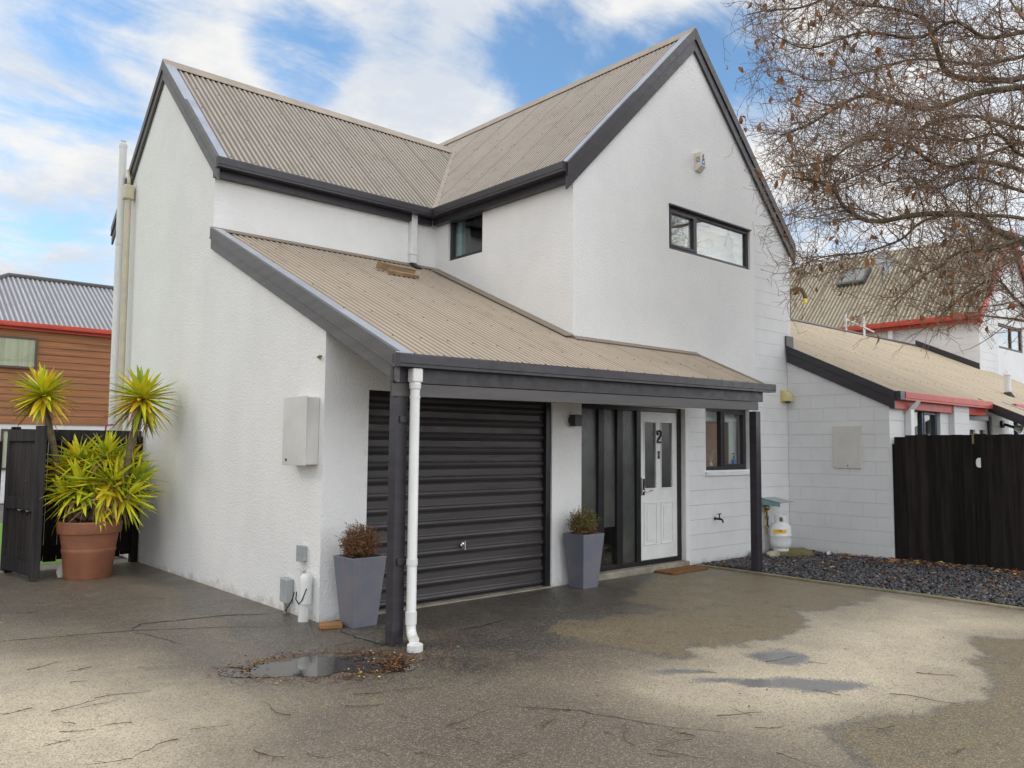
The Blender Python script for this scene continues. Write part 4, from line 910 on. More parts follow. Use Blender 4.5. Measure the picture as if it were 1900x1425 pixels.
def shrub(cx, cy, z0, rx, rz, label, green, seed):
    rr = random.Random(seed); t = thing('shrub', label, 'shrub', (cx, cy, z0), 'shrubs in the grey planters')
    tw = MB(); lf = MB()
    for i in range(330):
        a = rr.uniform(0, 6.28); u = rr.uniform(-.35, 1); el = math.asin(max(-1, min(1, u)))
        d = Vector((math.cos(a)*math.cos(el)*rx, math.sin(a)*math.cos(el)*rx, rz+math.sin(el)*rz)); d *= rr.uniform(.82, 1.08)
        b = Vector((cx+rr.gauss(0, .02), cy+rr.gauss(0, .02), z0)); e = b+d; mid = b.lerp(e, .5)+Vector((rr.gauss(0, .02), rr.gauss(0, .02), rr.gauss(0, .02)))+Vector((d.x, d.y, 0))*.18
        tw.tube([b, mid, e], [.0035, .0026, .0012], 3, 0, False)
        for k in range(5):
            s = rr.uniform(.45, 1.0); p = (mid.lerp(e, (s-.5)*2) if s > .5 else b.lerp(mid, s*2)); q = p+Vector((rr.gauss(0, .03), rr.gauss(0, .03), rr.gauss(.015, .03)))
            tw.tube([p, q], [.0018, .001], 3, 0, False)
            for m_ in range(2):
                c = p.lerp(q, rr.uniform(.5, 1.1)); v1 = Vector((rr.gauss(0, 1), rr.gauss(0, 1), rr.gauss(0, 1))).normalized()*rr.uniform(.007, .014); v2 = v1.cross(Vector((rr.gauss(0, 1), rr.gauss(0, 1), rr.gauss(0, 1)))).normalized()*.005
                top = (c.z-z0)/(2*rz); gi = 1 if (green and rr.random() < max(0, min(.95, (top-.30)*2.6+(.25 if c.x < cx else 0)))) else 0
                if gi == 0 and rr.random() < .35: continue
                lf.add([c-v1, c+v2, c+v1, c-v2], [(0, 1, 2, 3)], gi)
    tw.build('stems', M['dry'], t); lf.build('foliage', [M['dryleaf'], M['greenleaf']], t)
shrub(.215, -.325, .56, .150, .165, 'dead rounded shrub with bare brown twigs in the left planter', False, 3)
shrub(3.14, -.245, .56, .145, .155, 'rounded shrub browning below with green leaves on top in the right planter', True, 5)
g = MB(); g.box(4.62, 5.37, -.36, -.055, .002, .022); dm = g.build('doormat', M['coir'], bevel=.006); tag(rebase(dm, (5.0, -.2, 0)), 'brown coir doormat in front of the white door', 'doormat')
g = MB(); g.hexa([(-.13, -.27, .0), (.04, -.36, 0), (.085, -.25, 0), (-.085, -.16, 0), (-.13, -.27, .04), (.04, -.36, .04), (.085, -.25, .045), (-.085, -.16, .045)]); tag(rebase(g.build('paver_brick', M['brick'], bevel=.008), (-.02, -.26, 0)), 'mossy orange brick lying flat at the garage corner', 'brick')
# gas bottle on mossy slab
g = MB(); g.hexa([(7.08, -.26, 0), (7.62, -.62, 0), (7.92, -.28, 0), (7.38, .0-.02, 0), (7.08, -.26, .075), (7.62, -.62, .07), (7.92, -.28, .08), (7.38, -.02, .08)]); tag(rebase(g.build('paving_slab', M['mossyslab'], bevel=.008), (7.5, -.3, 0)), 'mossy square paving slab under the gas bottle', 'slab')
gx, gy, gz = 7.34, -.24, .076
t = thing('gas_bottle', 'white gas bottle with yellow sticker standing on a mossy slab', 'gas bottle', (gx, gy, gz))
g = MB(); g.lathe([(.0, .035), (.10, .035), (.135, .05), (.152, .085), (.155, .13), (.155, .215), (.159, .22), (.159, .232), (.155, .237), (.155, .32), (.145, .36), (.118, .395), (.07, .415), (0, .42)], (gx, gy, gz), 32); g.build('body', M['gas'], t, smooth=R(50))
g = MB(); g.lathe([(.11, 0), (.115, 0), (.115, .045), (.11, .045), (.108, .02), (.11, 0)], (gx, gy, gz), 28); g.build('foot_ring', M['gas'], t, smooth=R(40))
g = MB()
for k in range(22):
    a0, a1 = R(-30+k*11), R(-30+(k+1)*11)
    if k in (6, 7, 8, 14, 15): zz = (.40, .43), (.50, .53)
    else: zz = ((.39, .53),)
    for z0, z1 in zz:
        p = [(gx+r*math.cos(a), gy+r*math.sin(a), gz+z) for z in (z0, z1) for (r, a) in ((.088, a0), (.095, a0), (.095, a1), (.088, a1))]
        g.hexa([p[0], p[1], p[2], p[3], p[4], p[5], p[6], p[7]])
g.v = [(gx+(v[0]-gx)*math.cos(2.9)-(v[1]-gy)*math.sin(2.9), gy+(v[0]-gx)*math.sin(2.9)+(v[1]-gy)*math.cos(2.9), v[2]) for v in g.v]
g.build('collar', M['gas'], t)
g = MB(); g.lathe([(.025, .415), (.02, .46), (.014, .48), (.014, .49)], (gx, gy, gz), 12); g.tube([(gx-.05, gy-.02, gz+.455), (gx+.02, gy, gz+.455)], .014, 8); g.build('valve', M['brass'], t)
g = MB()
def curved(poly, mi, off):
    n = 10; us = [p[0] for p in poly]
    vs = []
    for a, z in poly: vs.append((gx+(.155+off)*math.cos(a), gy+(.155+off)*math.sin(a), gz+z))
    g.add(vs, [tuple(range(len(vs)))], mi)
A0 = math.atan2(C.y-gy, C.x-gx)
for i in range(8):
    a = A0-.75+i*.16; curved([(a, .265+.0*i), (a+.165, .265), (a+.165, .318), (a, .318)], 0, .0015)
for i in range(3):
    a = A0-.75+i*.12; curved([(a, .22), (a+.1, .22), (a+.1, .26), (a, .26)], 2, .0015)
for i in range(3):
    a = A0-.35+i*.16; curved([(a, .318-.012*(i+1)), (a+.165, .318-.012*(i+1)), (a+.165, .316), (a, .316)], 1, .003)
g.build('label_sticker', [M['gasy'], M['gaso'], M['white2']], t)
def rock(name, c, s, mat, label, cat, seed, rot=0):
    rr = random.Random(seed); bm = bmesh.new(); bmesh.ops.create_icosphere(bm, subdivisions=2, radius=1)
    ph = [Vector((rr.gauss(0, 1), rr.gauss(0, 1), rr.gauss(0, 1))) for _ in range(5)]
    for v in bm.verts:
        k = 1+sum(.09*math.sin(2.2*v.co.dot(p)+i) for i, p in enumerate(ph)); q = v.co*k; v.co = Vector((q.x*s[0], q.y*s[1], max(q.z, -.55)*s[2]+.55*s[2]))
    me = bpy.data.meshes.new(name); bm.to_mesh(me); bm.free(); me.materials.append(mat); o = link(name, me, smooth=R(35)); o.location = c; o.rotation_euler.z = rot; tag(o, label, cat); return o
rock('rock', (-1.10, 4.25, 0), (.065, .055, .14), M['stone'], 'upright rough stone beside the terracotta pot', 'stone', 2, .4)
rock('rock', (7.05, -.28, .02), (.16, .09, .05), M['stone'], 'flat pale stone behind the far porch post', 'stone', 3, .3)
rock('rock', (6.85, -.12, .02), (.09, .07, .06), M['stone'], 'pale stone at the foot of the block wall', 'stone', 9, 1.1)
rock('rock', (7.85, -.72, .02), (.055, .035, .03), M['blind'], 'small white stone on the gravel right of the slab', 'stone', 5, .2)

# ------------------------------------------------------------------ yucca in terracotta pot
pc = Vector((-.86, 4.14, 0))
g = MB(); g.lathe([(.0, 0), (.285, 0), (.30, .02), (.335, .30), (.345, .315), (.345, .345), (.338, .355), (.372, .53), (.40, .535), (.405, .55), (.415, .66), (.405, .675), (.37, .672), (.36, .60), (0, .60)], (0, 0, 0), 48); g.m[-1] = 0
po = g.build('terracotta_pot', [M['terra']], smooth=R(35)); po.location = pc; po.data.transform(Matrix.Diagonal((.85, .85, 1, 1))); tag(po, 'large terracotta pot with a ridged band, holding the yuccas by the gate', 'pot')
yu = thing('yucca', 'yellow-green yucca cluster with two tall tufted stems in the terracotta pot', 'yucca', pc+Vector((0, 0, .6)))
def tuft(c, n, L_, seed, axis=Vector((0, 0, 1)), yellow=.3, droop=.12, lowlim=-.75, dead=.12):
    rr = random.Random(seed); mb = MB(); axis = axis.normalized(); q0 = axis.to_track_quat('Z', 'Y'); ga = 2.39996
    for i in range(n):
        u = 1-(i+.5)/n*(1-lowlim); u = max(-1, min(1, u)); a = i*ga+rr.gauss(0, .25); el = math.asin(u)+rr.gauss(0, .08)
        d = q0@Vector((math.cos(a)*math.cos(el), math.sin(a)*math.cos(el), math.sin(el)))
        l = L_*rr.uniform(.82, 1.1)*(.75+.25*math.cos(el)); wd = rr.uniform(.028, .038)*L_/.47; side = d.cross(axis)
        side = side.normalized() if side.length > .05 else Vector((1, 0, 0)); nn = side.cross(d).normalized()
        k = 5; P = []
        for j in range(k+1):
            s = j/k; p = c+axis*(-.10*(1-u)*.35)+d*(l*s)+Vector((0, 0, -droop*l*s*s*(.4+.6*max(0, -u+.3))*rr.uniform(.6, 1.3))); ww = wd*(.55+.9*s if s < .4 else .91*(1-(s-.4)/.6)**.75); P.append((p, ww))
        vs = []
        for (p, ww) in P: vs += [p-side*ww+nn*ww*.35, p-nn*ww*.12, p+side*ww+nn*ww*.35]
        fs = [(3*j+i_, 3*j+3+i_, 3*j+4+i_, 3*j+1+i_) for j in range(k) for i_ in (0, 1)]
        low = u < lowlim+.32
        rnd = rr.random()
        if low and rnd < dead*3.2: mi = 3
        elif rnd < yellow+(.35 if u < 0 else 0): mi = 2
        elif rnd < .78: mi = 1
        else: mi = 0
        mb.add(vs, fs, mi)
        if mi == 2 and rr.random() < .45:
            for q in range(2): mb.m[-1-q] = 3
    return mb
YM = [M['ygreen'], M['ylime'], M['yyellow'], M['ydead']]
def stem(pts, r0, r1): g = MB(); n = len(pts); g.tube(pts, [r0+(r1-r0)*i/(n-1) for i in range(n)], 10); g.build('stem', M['ystem'], yu, smooth=True)
hA = Vector((-1.34, 4.55, 2.21)); hB = Vector((-.44, 3.80, 2.18))
stem([pc+Vector((-.13, .10, .55)), pc+Vector((-.28, .25, 1.1)), Vector((-1.24, 4.48, 1.65)), hA-Vector((0, 0, .05))], .05, .036)
stem([pc+Vector((.12, -.10, .55)), pc+Vector((.28, -.22, 1.0)), Vector((-.53, 3.86, 1.5)), hB-Vector((0, 0, .05))], .055, .04)
tuft(hA, 112, .47, 1, yellow=.30, lowlim=-.85, dead=.10).build('leaf_tuft', YM, yu)
tuft(hB, 125, .49, 2, yellow=.12, lowlim=-.95, dead=.16, droop=.14).build('leaf_tuft', YM, yu)
low = [((-.98, 4.14, 1.10), 60, .42, .01), ((-.68, 3.94, 1.15), 64, .44, .03), ((-1.08, 4.50, 1.24), 50, .38, .05), ((-.96, 4.36, 1.42), 50, .38, .12), ((-.72, 4.14, 1.46), 54, .40, .04), ((-.44, 3.96, 1.18), 52, .40, .03), ((-.50, 4.12, 1.36), 46, .38, .05), ((-.58, 3.80, .96), 46, .38, .04), ((-1.10, 4.24, .98), 46, .36, .03), ((-.82, 3.98, .94), 44, .36, .03), ((-.84, 4.30, 1.25), 44, .38, .06), ((-.40, 4.1, 1.02), 40, .36, .04)]
for i, (c, n, l, yv) in enumerate(low):
    c = Vector(c); ax = (c-Vector((pc.x, pc.y, .75))); ax.z = abs(ax.z)*1.4
    tuft(c, int(n*1.1), l*1.12, 10+i, ax, yv, .14, -.6, .10).build('leaf_tuft', YM, yu)
    stem([pc+Vector((.0, 0, .55))+(c-pc)*.15, pc.lerp(c, .6)+Vector((0, 0, .15)), c], .04, .028)
# dry skirt hanging from the front tuft
g = MB(); rr = random.Random(8)
for i in range(46):
    c0 = Vector((-.68+rr.gauss(0, .05), 3.96+rr.gauss(0, .05), 1.05)); e = c0+Vector((rr.gauss(0, .10)-.04, rr.gauss(-.05, .10)-.04, -rr.uniform(.3, .5))); md = c0.lerp(e, .4)+Vector((rr.gauss(-.03, .05), rr.gauss(-.05, .05), .02))
    s = Vector((rr.gauss(0, 1), rr.gauss(0, 1), 0)).normalized()*.008
    g.add([c0-s, c0+s, md+s, md-s, e], [(0, 1, 2, 3), (3, 2, 4)])
g.build('dry_leaf_skirt', M['ydead'], yu); g = MB()
for i in range(40):
    c0 = hB+Vector((rr.gauss(0, .05), rr.gauss(0, .05), -.12)); e = c0+Vector((rr.gauss(0, .13), rr.gauss(0, .13), -rr.uniform(.3, .5))); md = c0.lerp(e, .45)+(e-c0).cross(Vector((0, 0, 1)))*.1; s = Vector((rr.gauss(0, 1), rr.gauss(0, 1), 0)).normalized()*.01
    g.add([c0-s, c0+s, md+s, md-s, e], [(0, 1, 2, 3), (3, 2, 4)])
g.build('dry_leaf_skirt', M['ydead'], yu)

# ------------------------------------------------------------------ left fence and gate
fn = thing('timber_fence', 'dark stained board fence panel behind the terracotta pot', 'fence', (-.75, 5.2, 0))
g = MB(); x = -1.42
rr = random.Random(3)
while x < -.03:
    wd = .145; g.box(x, min(x+wd, -.02), 5.20+rr.uniform(0, .006), 5.222, .10+rr.uniform(-.015, .015), 1.70); x += wd+.006
g.build('boards', M['fence'], fn)
g = MB(); g.box(-1.44, -.015, 5.165, 5.20, 1.63, 1.775); g.build('top_rail', M['fencegrey'], fn, bevel=.004)
g = MB(); g.box(-1.44, -.015, 5.17, 5.2, .16, .30); g.box(-1.44, -.015, 5.17, 5.2, .9, 1.0); g.build('rail', M['fence'], fn, bevel=.004)
g = MB(); g.box(-.10, -.012, 5.13, 5.24, 0, 1.70); g.build('post', M['fence'], fn, bevel=.004); g = MB(); g.box(-1.53, -1.44, 5.16, 5.26, 0, 1.80); g.build('post', M['fence'], fn, bevel=.004)
f2 = thing('timber_fence', 'dark board fence running off left behind the open gate', 'fence', (-3.2, 5.3, 0))
g = MB(); x = -5.2
while x < -1.6: g.box(x, x+.145, 5.28+rr.uniform(0, .006), 5.30, .05, 1.62); x += .15
g.build('boards', M['fence'], f2); g = MB(); g.box(-5.2, -1.6, 5.30, 5.34, .3, .39); g.box(-5.2, -1.6, 5.30, 5.34, 1.3, 1.39); g.build('rail', M['fence'], f2)
gt = thing('open_gate', 'weathered dark timber gate standing open beside the terracotta pot', 'gate', (-1.45, 4.7, 0))
ga_, gb_ = Vector((-1.39, 4.13, 0)), Vector((-1.53, 5.18, 0)); gd = (gb_-ga_).normalized(); gn = Vector((gd.y, -gd.x, 0)); gn = gn if gn.x < 0 else -gn; Lg = (gb_-ga_).length
def gbar(s0, s1, z0, z1, d0, d1, mb, dz0=0, dz1=0):
    p = []
    for z, k in ((z0, 0), (z1, 1)):
        for (s, d) in ((s0, d0), (s1, d0), (s1, d1), (s0, d1)):
            p.append(ga_+gd*s+gn*d+Vector((0, 0, z+(dz0 if s == s0 else dz1))))
    mb.hexa(p)
g = MB(); s = .12
while s < Lg-.12: gbar(s, s+.088, .12+rr.uniform(-.02, .02), 1.72, .0, .02, g); s += .095
g.build('boards', simple('gate_boards', (.030, .024, .022), (.050, .042, .040), 3, .8, 0, .006, 18, .3, (6, 6, .35), detail=8), gt)
g = MB(); gbar(0, .10, .03, 1.80, -.03, .06, g); gbar(Lg-.06, Lg, .03, 1.76, -.02, .05, g); g.build('stile', M['fencegrey'], gt, bevel=.004)
for (z0, z1) in ((.06, .21), (.80, .95), (1.62, 1.76)):
    g = MB(); gbar(.10, Lg-.06, z0, z1, .02, .05, g); g.build('rail', M['fencegrey'], gt, bevel=.004)
for s in (.22, .48):
    g = MB(); gbar(s, s+.05, .80, .83, .05, .09, g); gbar(s, s+.02, .75, .84, .05, .062, g); gbar(s-.06, s, .79, .805, .05, .06, g); g.build('latch_bracket', M['chrome'], gt)
g = MB(); cc = ga_+gd*.16+gn*.03+Vector((0, 0, 1.05)); g.tube([cc+gd*(.025*math.cos(t))+Vector((0, 0, .025*math.sin(t))) for t in [2*math.pi*q/14 for q in range(15)]], .004, 6); g.build('ring_pull', M['darkmetal'], gt)
# far post of the pergola/eave at the left picture edge is not built

# ------------------------------------------------------------------ right fence
fr = thing('paling_fence', 'tall black stained paling fence beside the gravel bed', 'fence', (8.15, -4, 0))
P0, P1 = Vector((8.045, -1.66, 0)), Vector((8.62, -6.6, 0)); fd = (P1-P0).normalized(); fnn = Vector((-fd.y, fd.x, 0)); L_ = (P1-P0).length
def fbar(mb, s0, s1, z0, z1, d0, d1):
    p = [P0+fd*s+fnn*d+Vector((0, 0, z)) for z in (z0, z1) for (s, d) in ((s0, d0), (s1, d0), (s1, d1), (s0, d1))]; mb.hexa(p)
rr = random.Random(12); s = .0; i = 0
g = MB()
while s < L_-.15:
    wd = .148; top = 1.79+rr.uniform(-.006, .006)+(.0 if s > .1 else -.03)
    fbar(g, s, s+wd, .03+rr.uniform(-.01, .02), top, rr.uniform(-.004, .004), .022); s += wd+rr.uniform(.0005, .0015)
g.build('palings', M['fence'], fr, bevel=.004)
g = MB()
for z in (.35, 1.45): fbar(g, 0, L_, z, z+.09, .025, .065)
g.build('rail', M['fence'], fr)
for s in (0.05, 1.10, 2.9, 4.7):
    g = MB(); fbar(g, s, s+.09, 0, 1.76, .07, .16); g.build('post', M['fence'], fr)
g = MB(); fbar(g, .985, 1.07, 1.792, 1.806, -.008, .06); fbar(g, 1.015, 1.04, 1.66, 1.79, -.007, -.0045); g.build('moss_cap', M['moss'], fr, bevel=.006)
g = MB()
pl_ = [(1.115, 1.345), (1.115, 1.475), (1.085, 1.475), (1.062, 1.455), (1.055, 1.41), (1.062, 1.365), (1.085, 1.345)]
g.prism([P0+fd*a_+fnn*-.006+Vector((0, 0, b_)) for a_, b_ in pl_], fnn*-.01); g.build('name_plate', M['white'], fr, bevel=.003, label='small blank white plate on the black palings')
g = MB(); fbar(g, -.10, -.004, .03, 1.66, .03, .055); g.build('end_paling', M['fence'], fr)

# ================================================================== NEIGHBOUR ON THE RIGHT
nb = thing('neighbour_house', 'white block neighbouring house with red gutters and pale tan iron roofs on the right', 'house', (14, 1, 0))
ns, n0 = .4698, 3.202; nz = lambda y: n0+ns*y
NX, NYF, NR = 8.0, -1.62, 2.75
wall('side_wall', [(NYF, 0), (0-.003, 0), (-.003, nz(0)-.14), (NYF, nz(NYF)-.14)], [], lambda y, z: (NX, y, z), (.2, 0, 0), M['nblock'], nb)
NW = (8.84, 9.81, 1.2, 2.215); ND = (11.0, 12.1, .0, 2.18); NW2 = (12.95, 14.3, 1.0, 2.2)
wall('front_wall', [(NX+.2, 0), (20, 0), (20, 2.32), (NX+.2, 2.32)], [rect(*NW), rect(ND[0], ND[1], .05, ND[3]), rect(*NW2)], lambda x, z: (x, NYF, z), (0, .2, 0), M['nblock'], nb)
g = MB(); g.box(10.15, 10.78, NYF-.09, NYF-.001, 0, 2.30); g.build('pier', M['nblock'], nb, bevel=.004)
window(nb, (NW[0], NYF, NW[2]), (1, 0, 0), (0, 1, 0), NW[1]-NW[0], NW[3]-NW[2], [.42], .055, .05, fm=M['navyf'], sash=(1,))
window(nb, (NW2[0], NYF, NW2[2]), (1, 0, 0), (0, 1, 0), NW2[1]-NW2[0], NW2[3]-NW2[2], [.65], .055, .05, fm=M['navyf'])
room_box(nb, (NW[0]-.3, NYF+.2, NW[2]-.2), (NW[1]+.2, NYF+1.0, NW[3]+.1), M['roombrown_refl'], '-y')
g = MB(); g.box(NW[0]+.50, NW[1]-.06, NYF+.2, NYF+.24, NW[2]+.05, NW[3]-.06); g.build('curtain', M['curtain'], nb)
room_box(nb, (NW2[0]-.3, NYF+.2, NW2[2]-.2), (NW2[1]+.2, NYF+1.0, NW2[3]+.1), M['roomdark'], '-y')
g = MB(); g.box(ND[0]+.001, ND[0]+.07, NYF+.03, NYF+.12, .05, ND[3]); g.box(ND[1]-.07, ND[1]-.001, NYF+.03, NYF+.12, .05, ND[3]); g.box(ND[0]+.07, ND[1]-.07, NYF+.03, NYF+.12, ND[3]-.08, ND[3]-.001); df = g.build('door_frame', M['alu'], nb)
nd = wall('door', rect(ND[0]+.07, ND[1]-.07, .05, ND[3]-.08), [rect(ND[0]+.18, ND[0]+.45, 1.0, ND[3]-.25), rect(ND[1]-.45, ND[1]-.18, 1.0, ND[3]-.25)], lambda x, z: (x, NYF+.06, z), (0, .04, 0), M['white'], nb)
g = MB(); g.box(ND[0]+.1, ND[1]-.1, NYF+.11, NYF+.12, .9, ND[3]-.2); g.build('pane', M['obscure'], nd)
corrugated('front_roof', (0, 0, n0), (1, 0, 0), (0, 1, ns), 7.99, 20.3, lambda u: -1.70*math.sqrt(1+ns*ns), lambda u: NR*math.sqrt(1+ns*ns), [M['roof3'], M['screw']], nb, (.06, .8, 1.6, 2.4, 3.3, 4.2), sk=4)
corrugated('rear_roof', (0, 2*NR, n0), (1, 0, 0), (0, -1, ns), 7.99, 20.3, lambda u: 0, lambda u: NR*math.sqrt(1+ns*ns), [M['roof3'], M['screw']], nb)
g = MB(); g.prism([(8.2, NYF+.2, nz(NYF)-.2), (8.2, NR, nz(NR)-.1), (8.2, NR, nz(NR)-.14), (8.2, NYF+.2, nz(NYF)-.24)], (12, 0, 0)); g.build('roof_lining', M['roomdark'], nb)
g = MB(); g.sweep([(-.10, -.045), (0, .01), (.1, -.045), (.1, -.03), (0, .028), (-.1, -.03)], (8.1, NR, nz(NR)+.01), (20.2, NR, nz(NR)+.01), (0, 1, 0), (0, 0, 1)); g.build('ridge_cap', M['trimgrey'], nb)
def nbarge(a, b, face, t, h1, h2, mat, par):
    a, b, face = Vector(a), Vector(b), Vector(face); Z = Vector((0, 0, 1)); mb = MB()
    mb.prism([a+Z*.025, b+Z*.025, b-Z*h1, a-Z*h1], face*t); mb.prism([a-Z*h1, b-Z*h1, b-Z*(h1+h2), a-Z*(h1+h2)], face*(t-.012)); return mb.build('bargeboard', mat, par, bevel=.003)
nbarge((NX-.005, -1.72, nz(-1.72)), (NX-.005, -.02, nz(-.02)), (-1, 0, 0), .045, .09, .15, M['trim'], nb)
g = MB(); g.box(NX-.05, NX+.16, -.03, -.004, nz(0)-.02, nz(0)+.17); g.build('apron_flashing', M['trimgrey'], nb)
gutter((8.14, -1.80, 2.415), (11.62, -1.80, 2.415), (0, 1, 0), M['red'], 1.15, nb); g = MB(); g.box(NX-.02, 8.138, -1.80, -1.69, 2.29, 2.415); g.build('gutter_end', M['trim'], nb, bevel=.003)
g = MB(); g.box(NX+.02, 11.62, NYF-.07, NYF-.004, 2.17, 2.30); g.build('fascia', M['red'], nb, bevel=.003)
g = MB(); g.box(8.50, 8.62, NYF-.10, NYF-.004, 0, 2.20); g.prism([(8.46, NYF-.1, 2.20), (8.66, NYF-.1, 2.20), (8.64, NYF-.2, 2.30), (8.48, NYF-.2, 2.30)], (0, .07, -.1)); g.build('downpipe', M['white'], nb, bevel=.008)
# porch strip that runs on down from the eave
pzn = lambda y: nz(y)
corrugated('porch_roof', (0, 0, n0+.012), (1, 0, 0), (0, 1, ns), 11.66, 12.7, lambda u: -3.6*math.sqrt(1+ns*ns), lambda u: -1.55*math.sqrt(1+ns*ns), [M['roof3'], M['screw']], nb)
nbarge((11.65, -3.6, nz(-3.6)), (11.65, -1.72, nz(-1.72)), (-1, 0, 0), .04, .10, .05, M['trim'], nb)
g = MB(); g.prism([(12.68, -3.6, nz(-3.6)+.03), (12.68, -1.6, nz(-1.6)+.03), (12.78, -1.6, nz(-1.6)+.03), (12.78, -3.6, nz(-3.6)+.03)], (0, 0, -.02)); g.build('edge_flashing', M['flash'], nb)
g = MB(); g.box(11.62, 11.72, -3.55, -3.45, 0, nz(-3.5)-.12); g.build('porch_post', M['trim'], nb); g = MB(); g.box(12.62, 12.72, -3.55, -3.45, 0, nz(-3.5)-.03); g.build('porch_post', M['trim'], nb)
gutter((12.80, -1.80, 2.43), (20, -1.80, 2.43), (0, 1, 0), M['red'], 1.15, nb)
# block panel box, flue, gooseneck
g = MB(); g.box(NX-.03, NX-.002, -1.20, -.765, 1.30, 1.925); pm = g.build('panel_box', M['meter'], nb, bevel=.005, label='pale meter cupboard panel on the block wall'); g = MB(); g.box(NX-.038, NX-.03, -1.0, -.985, 1.33, 1.35); g.build('latch', M['darkmetal'], pm)
fx, fy = 14.8, -1.04; g = MB(); g.lathe([(.13, 0), (.07, .09), (.07, .1)], (fx, fy, nz(fy)-.04), 16, 1); g.lathe([(.065, .1), (.065, .42), (.075, .43), (.06, .48), (.03, .5), (.03, .52), (0, .53)], (fx, fy, nz(fy)-.02), 16); g.build('flue_pipe', [M['pvc'], M['rub']], nb, smooth=R(40))
gb2 = Vector((12.7, 2.7, nz(2.7)-.02)); g = MB(); g.tube([gb2, gb2+Vector((0, 0, .55)), gb2+Vector((.03, -.03, .66)), gb2+Vector((.12, -.1, .73)), gb2+Vector((.23, -.2, .70)), gb2+Vector((.28, -.24, .58)), gb2+Vector((.28, -.24, .50))], .045, 10); gk = g.build('gooseneck_pipe', M['bark'], nb, smooth=True); g = MB(); q = gb2+Vector((.28, -.24, .47)); g.tube([q+Vector((0, 0, .03)), q+Vector((0, 0, -.08))], .04, 8); g.build('pipe_end', M['gasy'], gk)
g = MB(); q = Vector((15.35, 2.7, nz(2.7)-.04)); g.tube([q, q+Vector((0, 0, .46))], .026, 8); g.tube([q+Vector((.05, 0, .34)), q+Vector((.65, -.4, .05))], .02, 8); g.tube([q+Vector((.75, -.1, -.05)), q+Vector((.75, -.1, .5))], .03, 8); g.build('stay_pipe', M['pvc'], nb)
# floodlight
t = nb; g = MB(); q = Vector((12.55, NYF, 2.02)); g.lathe([(.07, 0), (.07, .04), (.05, .05), (0, .05)], (0, 0, 0), 14); g.v = [(q.x+v[0], q.y-v[2], q.z+.03+v[1]) for v in g.v]; g.tube([q+Vector((0, -.04, .03)), q+Vector((.05, -.12, .0)), q+Vector((.12, -.18, -.03))], .025, 8); fl = g.build('floodlight', M['black'], nb, smooth=R(40))
g = MB(); g.lathe([(.02, 0), (.05, .04), (.085, .12), (.09, .14), (0, .145)], (0, 0, 0), 18); ax = Vector((.6, -.75, -.25)).normalized().to_track_quat('Z', 'Y'); g.v = [tuple(q+Vector((.10, -.16, -.02))+ax@Vector(v)) for v in g.v]; g.build('lamp_head', M['lampglass'], fl, smooth=R(40))
# two-storey wing of the neighbour
NW1, NWY, NEZ = 19.5, 1.08, 5.33
wall('wing_wall', [(NWY, 0), (9, 0), (9, NEZ-.05), (NWY, NEZ-.05)], [], lambda y, z: (NW1, y, z), (.2, 0, 0), M['nblock'], nb)
GZ = lambda x: 7.95-1.02*abs(x-22.05)
UWN = (20.75, 22.95, 4.42, 5.13)
wall('wing_gable', [(NW1+.2, 0), (20.85, 0), (20.85, 4.3), (20.85, GZ(20.85)-.12), (NW1+.2, GZ(NW1+.2)-.12)], [], lambda x, z: (x, NWY, z), (0, .2, 0), M['nblock'], nb)
wall('wing_gable', [(20.85, 0), (24.6, 0), (24.6, GZ(24.6)-.12), (22.05, 7.8), (20.85, GZ(20.85)-.12)], [rect(20.95, UWN[1], UWN[2], UWN[3])], lambda x, z: (x, NWY+.002, z), (0, .2, 0), M['stucco'], nb)
window(nb, (20.95, NWY, UWN[2]), (1, 0, 0), (0, 1, 0), UWN[1]-20.95, UWN[3]-UWN[2], [1.1], .07, .03, fm=M['brownframe'], gm=M['glassr'])
room_box(nb, (20.8, NWY+.21, UWN[2]-.2), (23.2, NWY+1.2, UWN[3]+.2), M['room'], '-y')
corrugated('wing_roof', (19.28, 0, GZ(19.28)), (0, 1, 0), (1, 0, 1.02), 1.0, 9.5, lambda u: 0, lambda u: (22.05-19.28)*math.sqrt(1+1.02**2), [M['roofw'], M['screw']], nb, lam=.13, amp=.016)
corrugated('wing_roof', (24.82, 0, GZ(24.82)), (0, 1, 0), (-1, 0, 1.02), 1.0, 9.5, lambda u: 0, lambda u: (24.82-22.05)*math.sqrt(1+1.02**2), [M['roofw'], M['screw']], nb, lam=.13, amp=.016)
gutter((19.17, 9.4, 5.20), (19.17, .98, 5.20), (1, 0, 0), M['red'], 1.3, nb); g = MB(); g.box(19.32, 19.49, 1.0, 9, 4.98, 5.15); g.build('fascia', M['red'], nb)
nbarge((19.25, .99, GZ(19.25)), (22.05, .99, 7.95), (0, -1, 0), .05, .16, .12, M['red'], nb); nbarge((24.85, .99, GZ(24.85)), (22.05, .99, 7.95), (0, -1, 0), .05, .16, .12, M['red'], nb)
g = MB(); g.box(19.38, 19.49, 3.35, 3.47, 4.3, 5.05); g.build('downpipe', M['white'], nb)
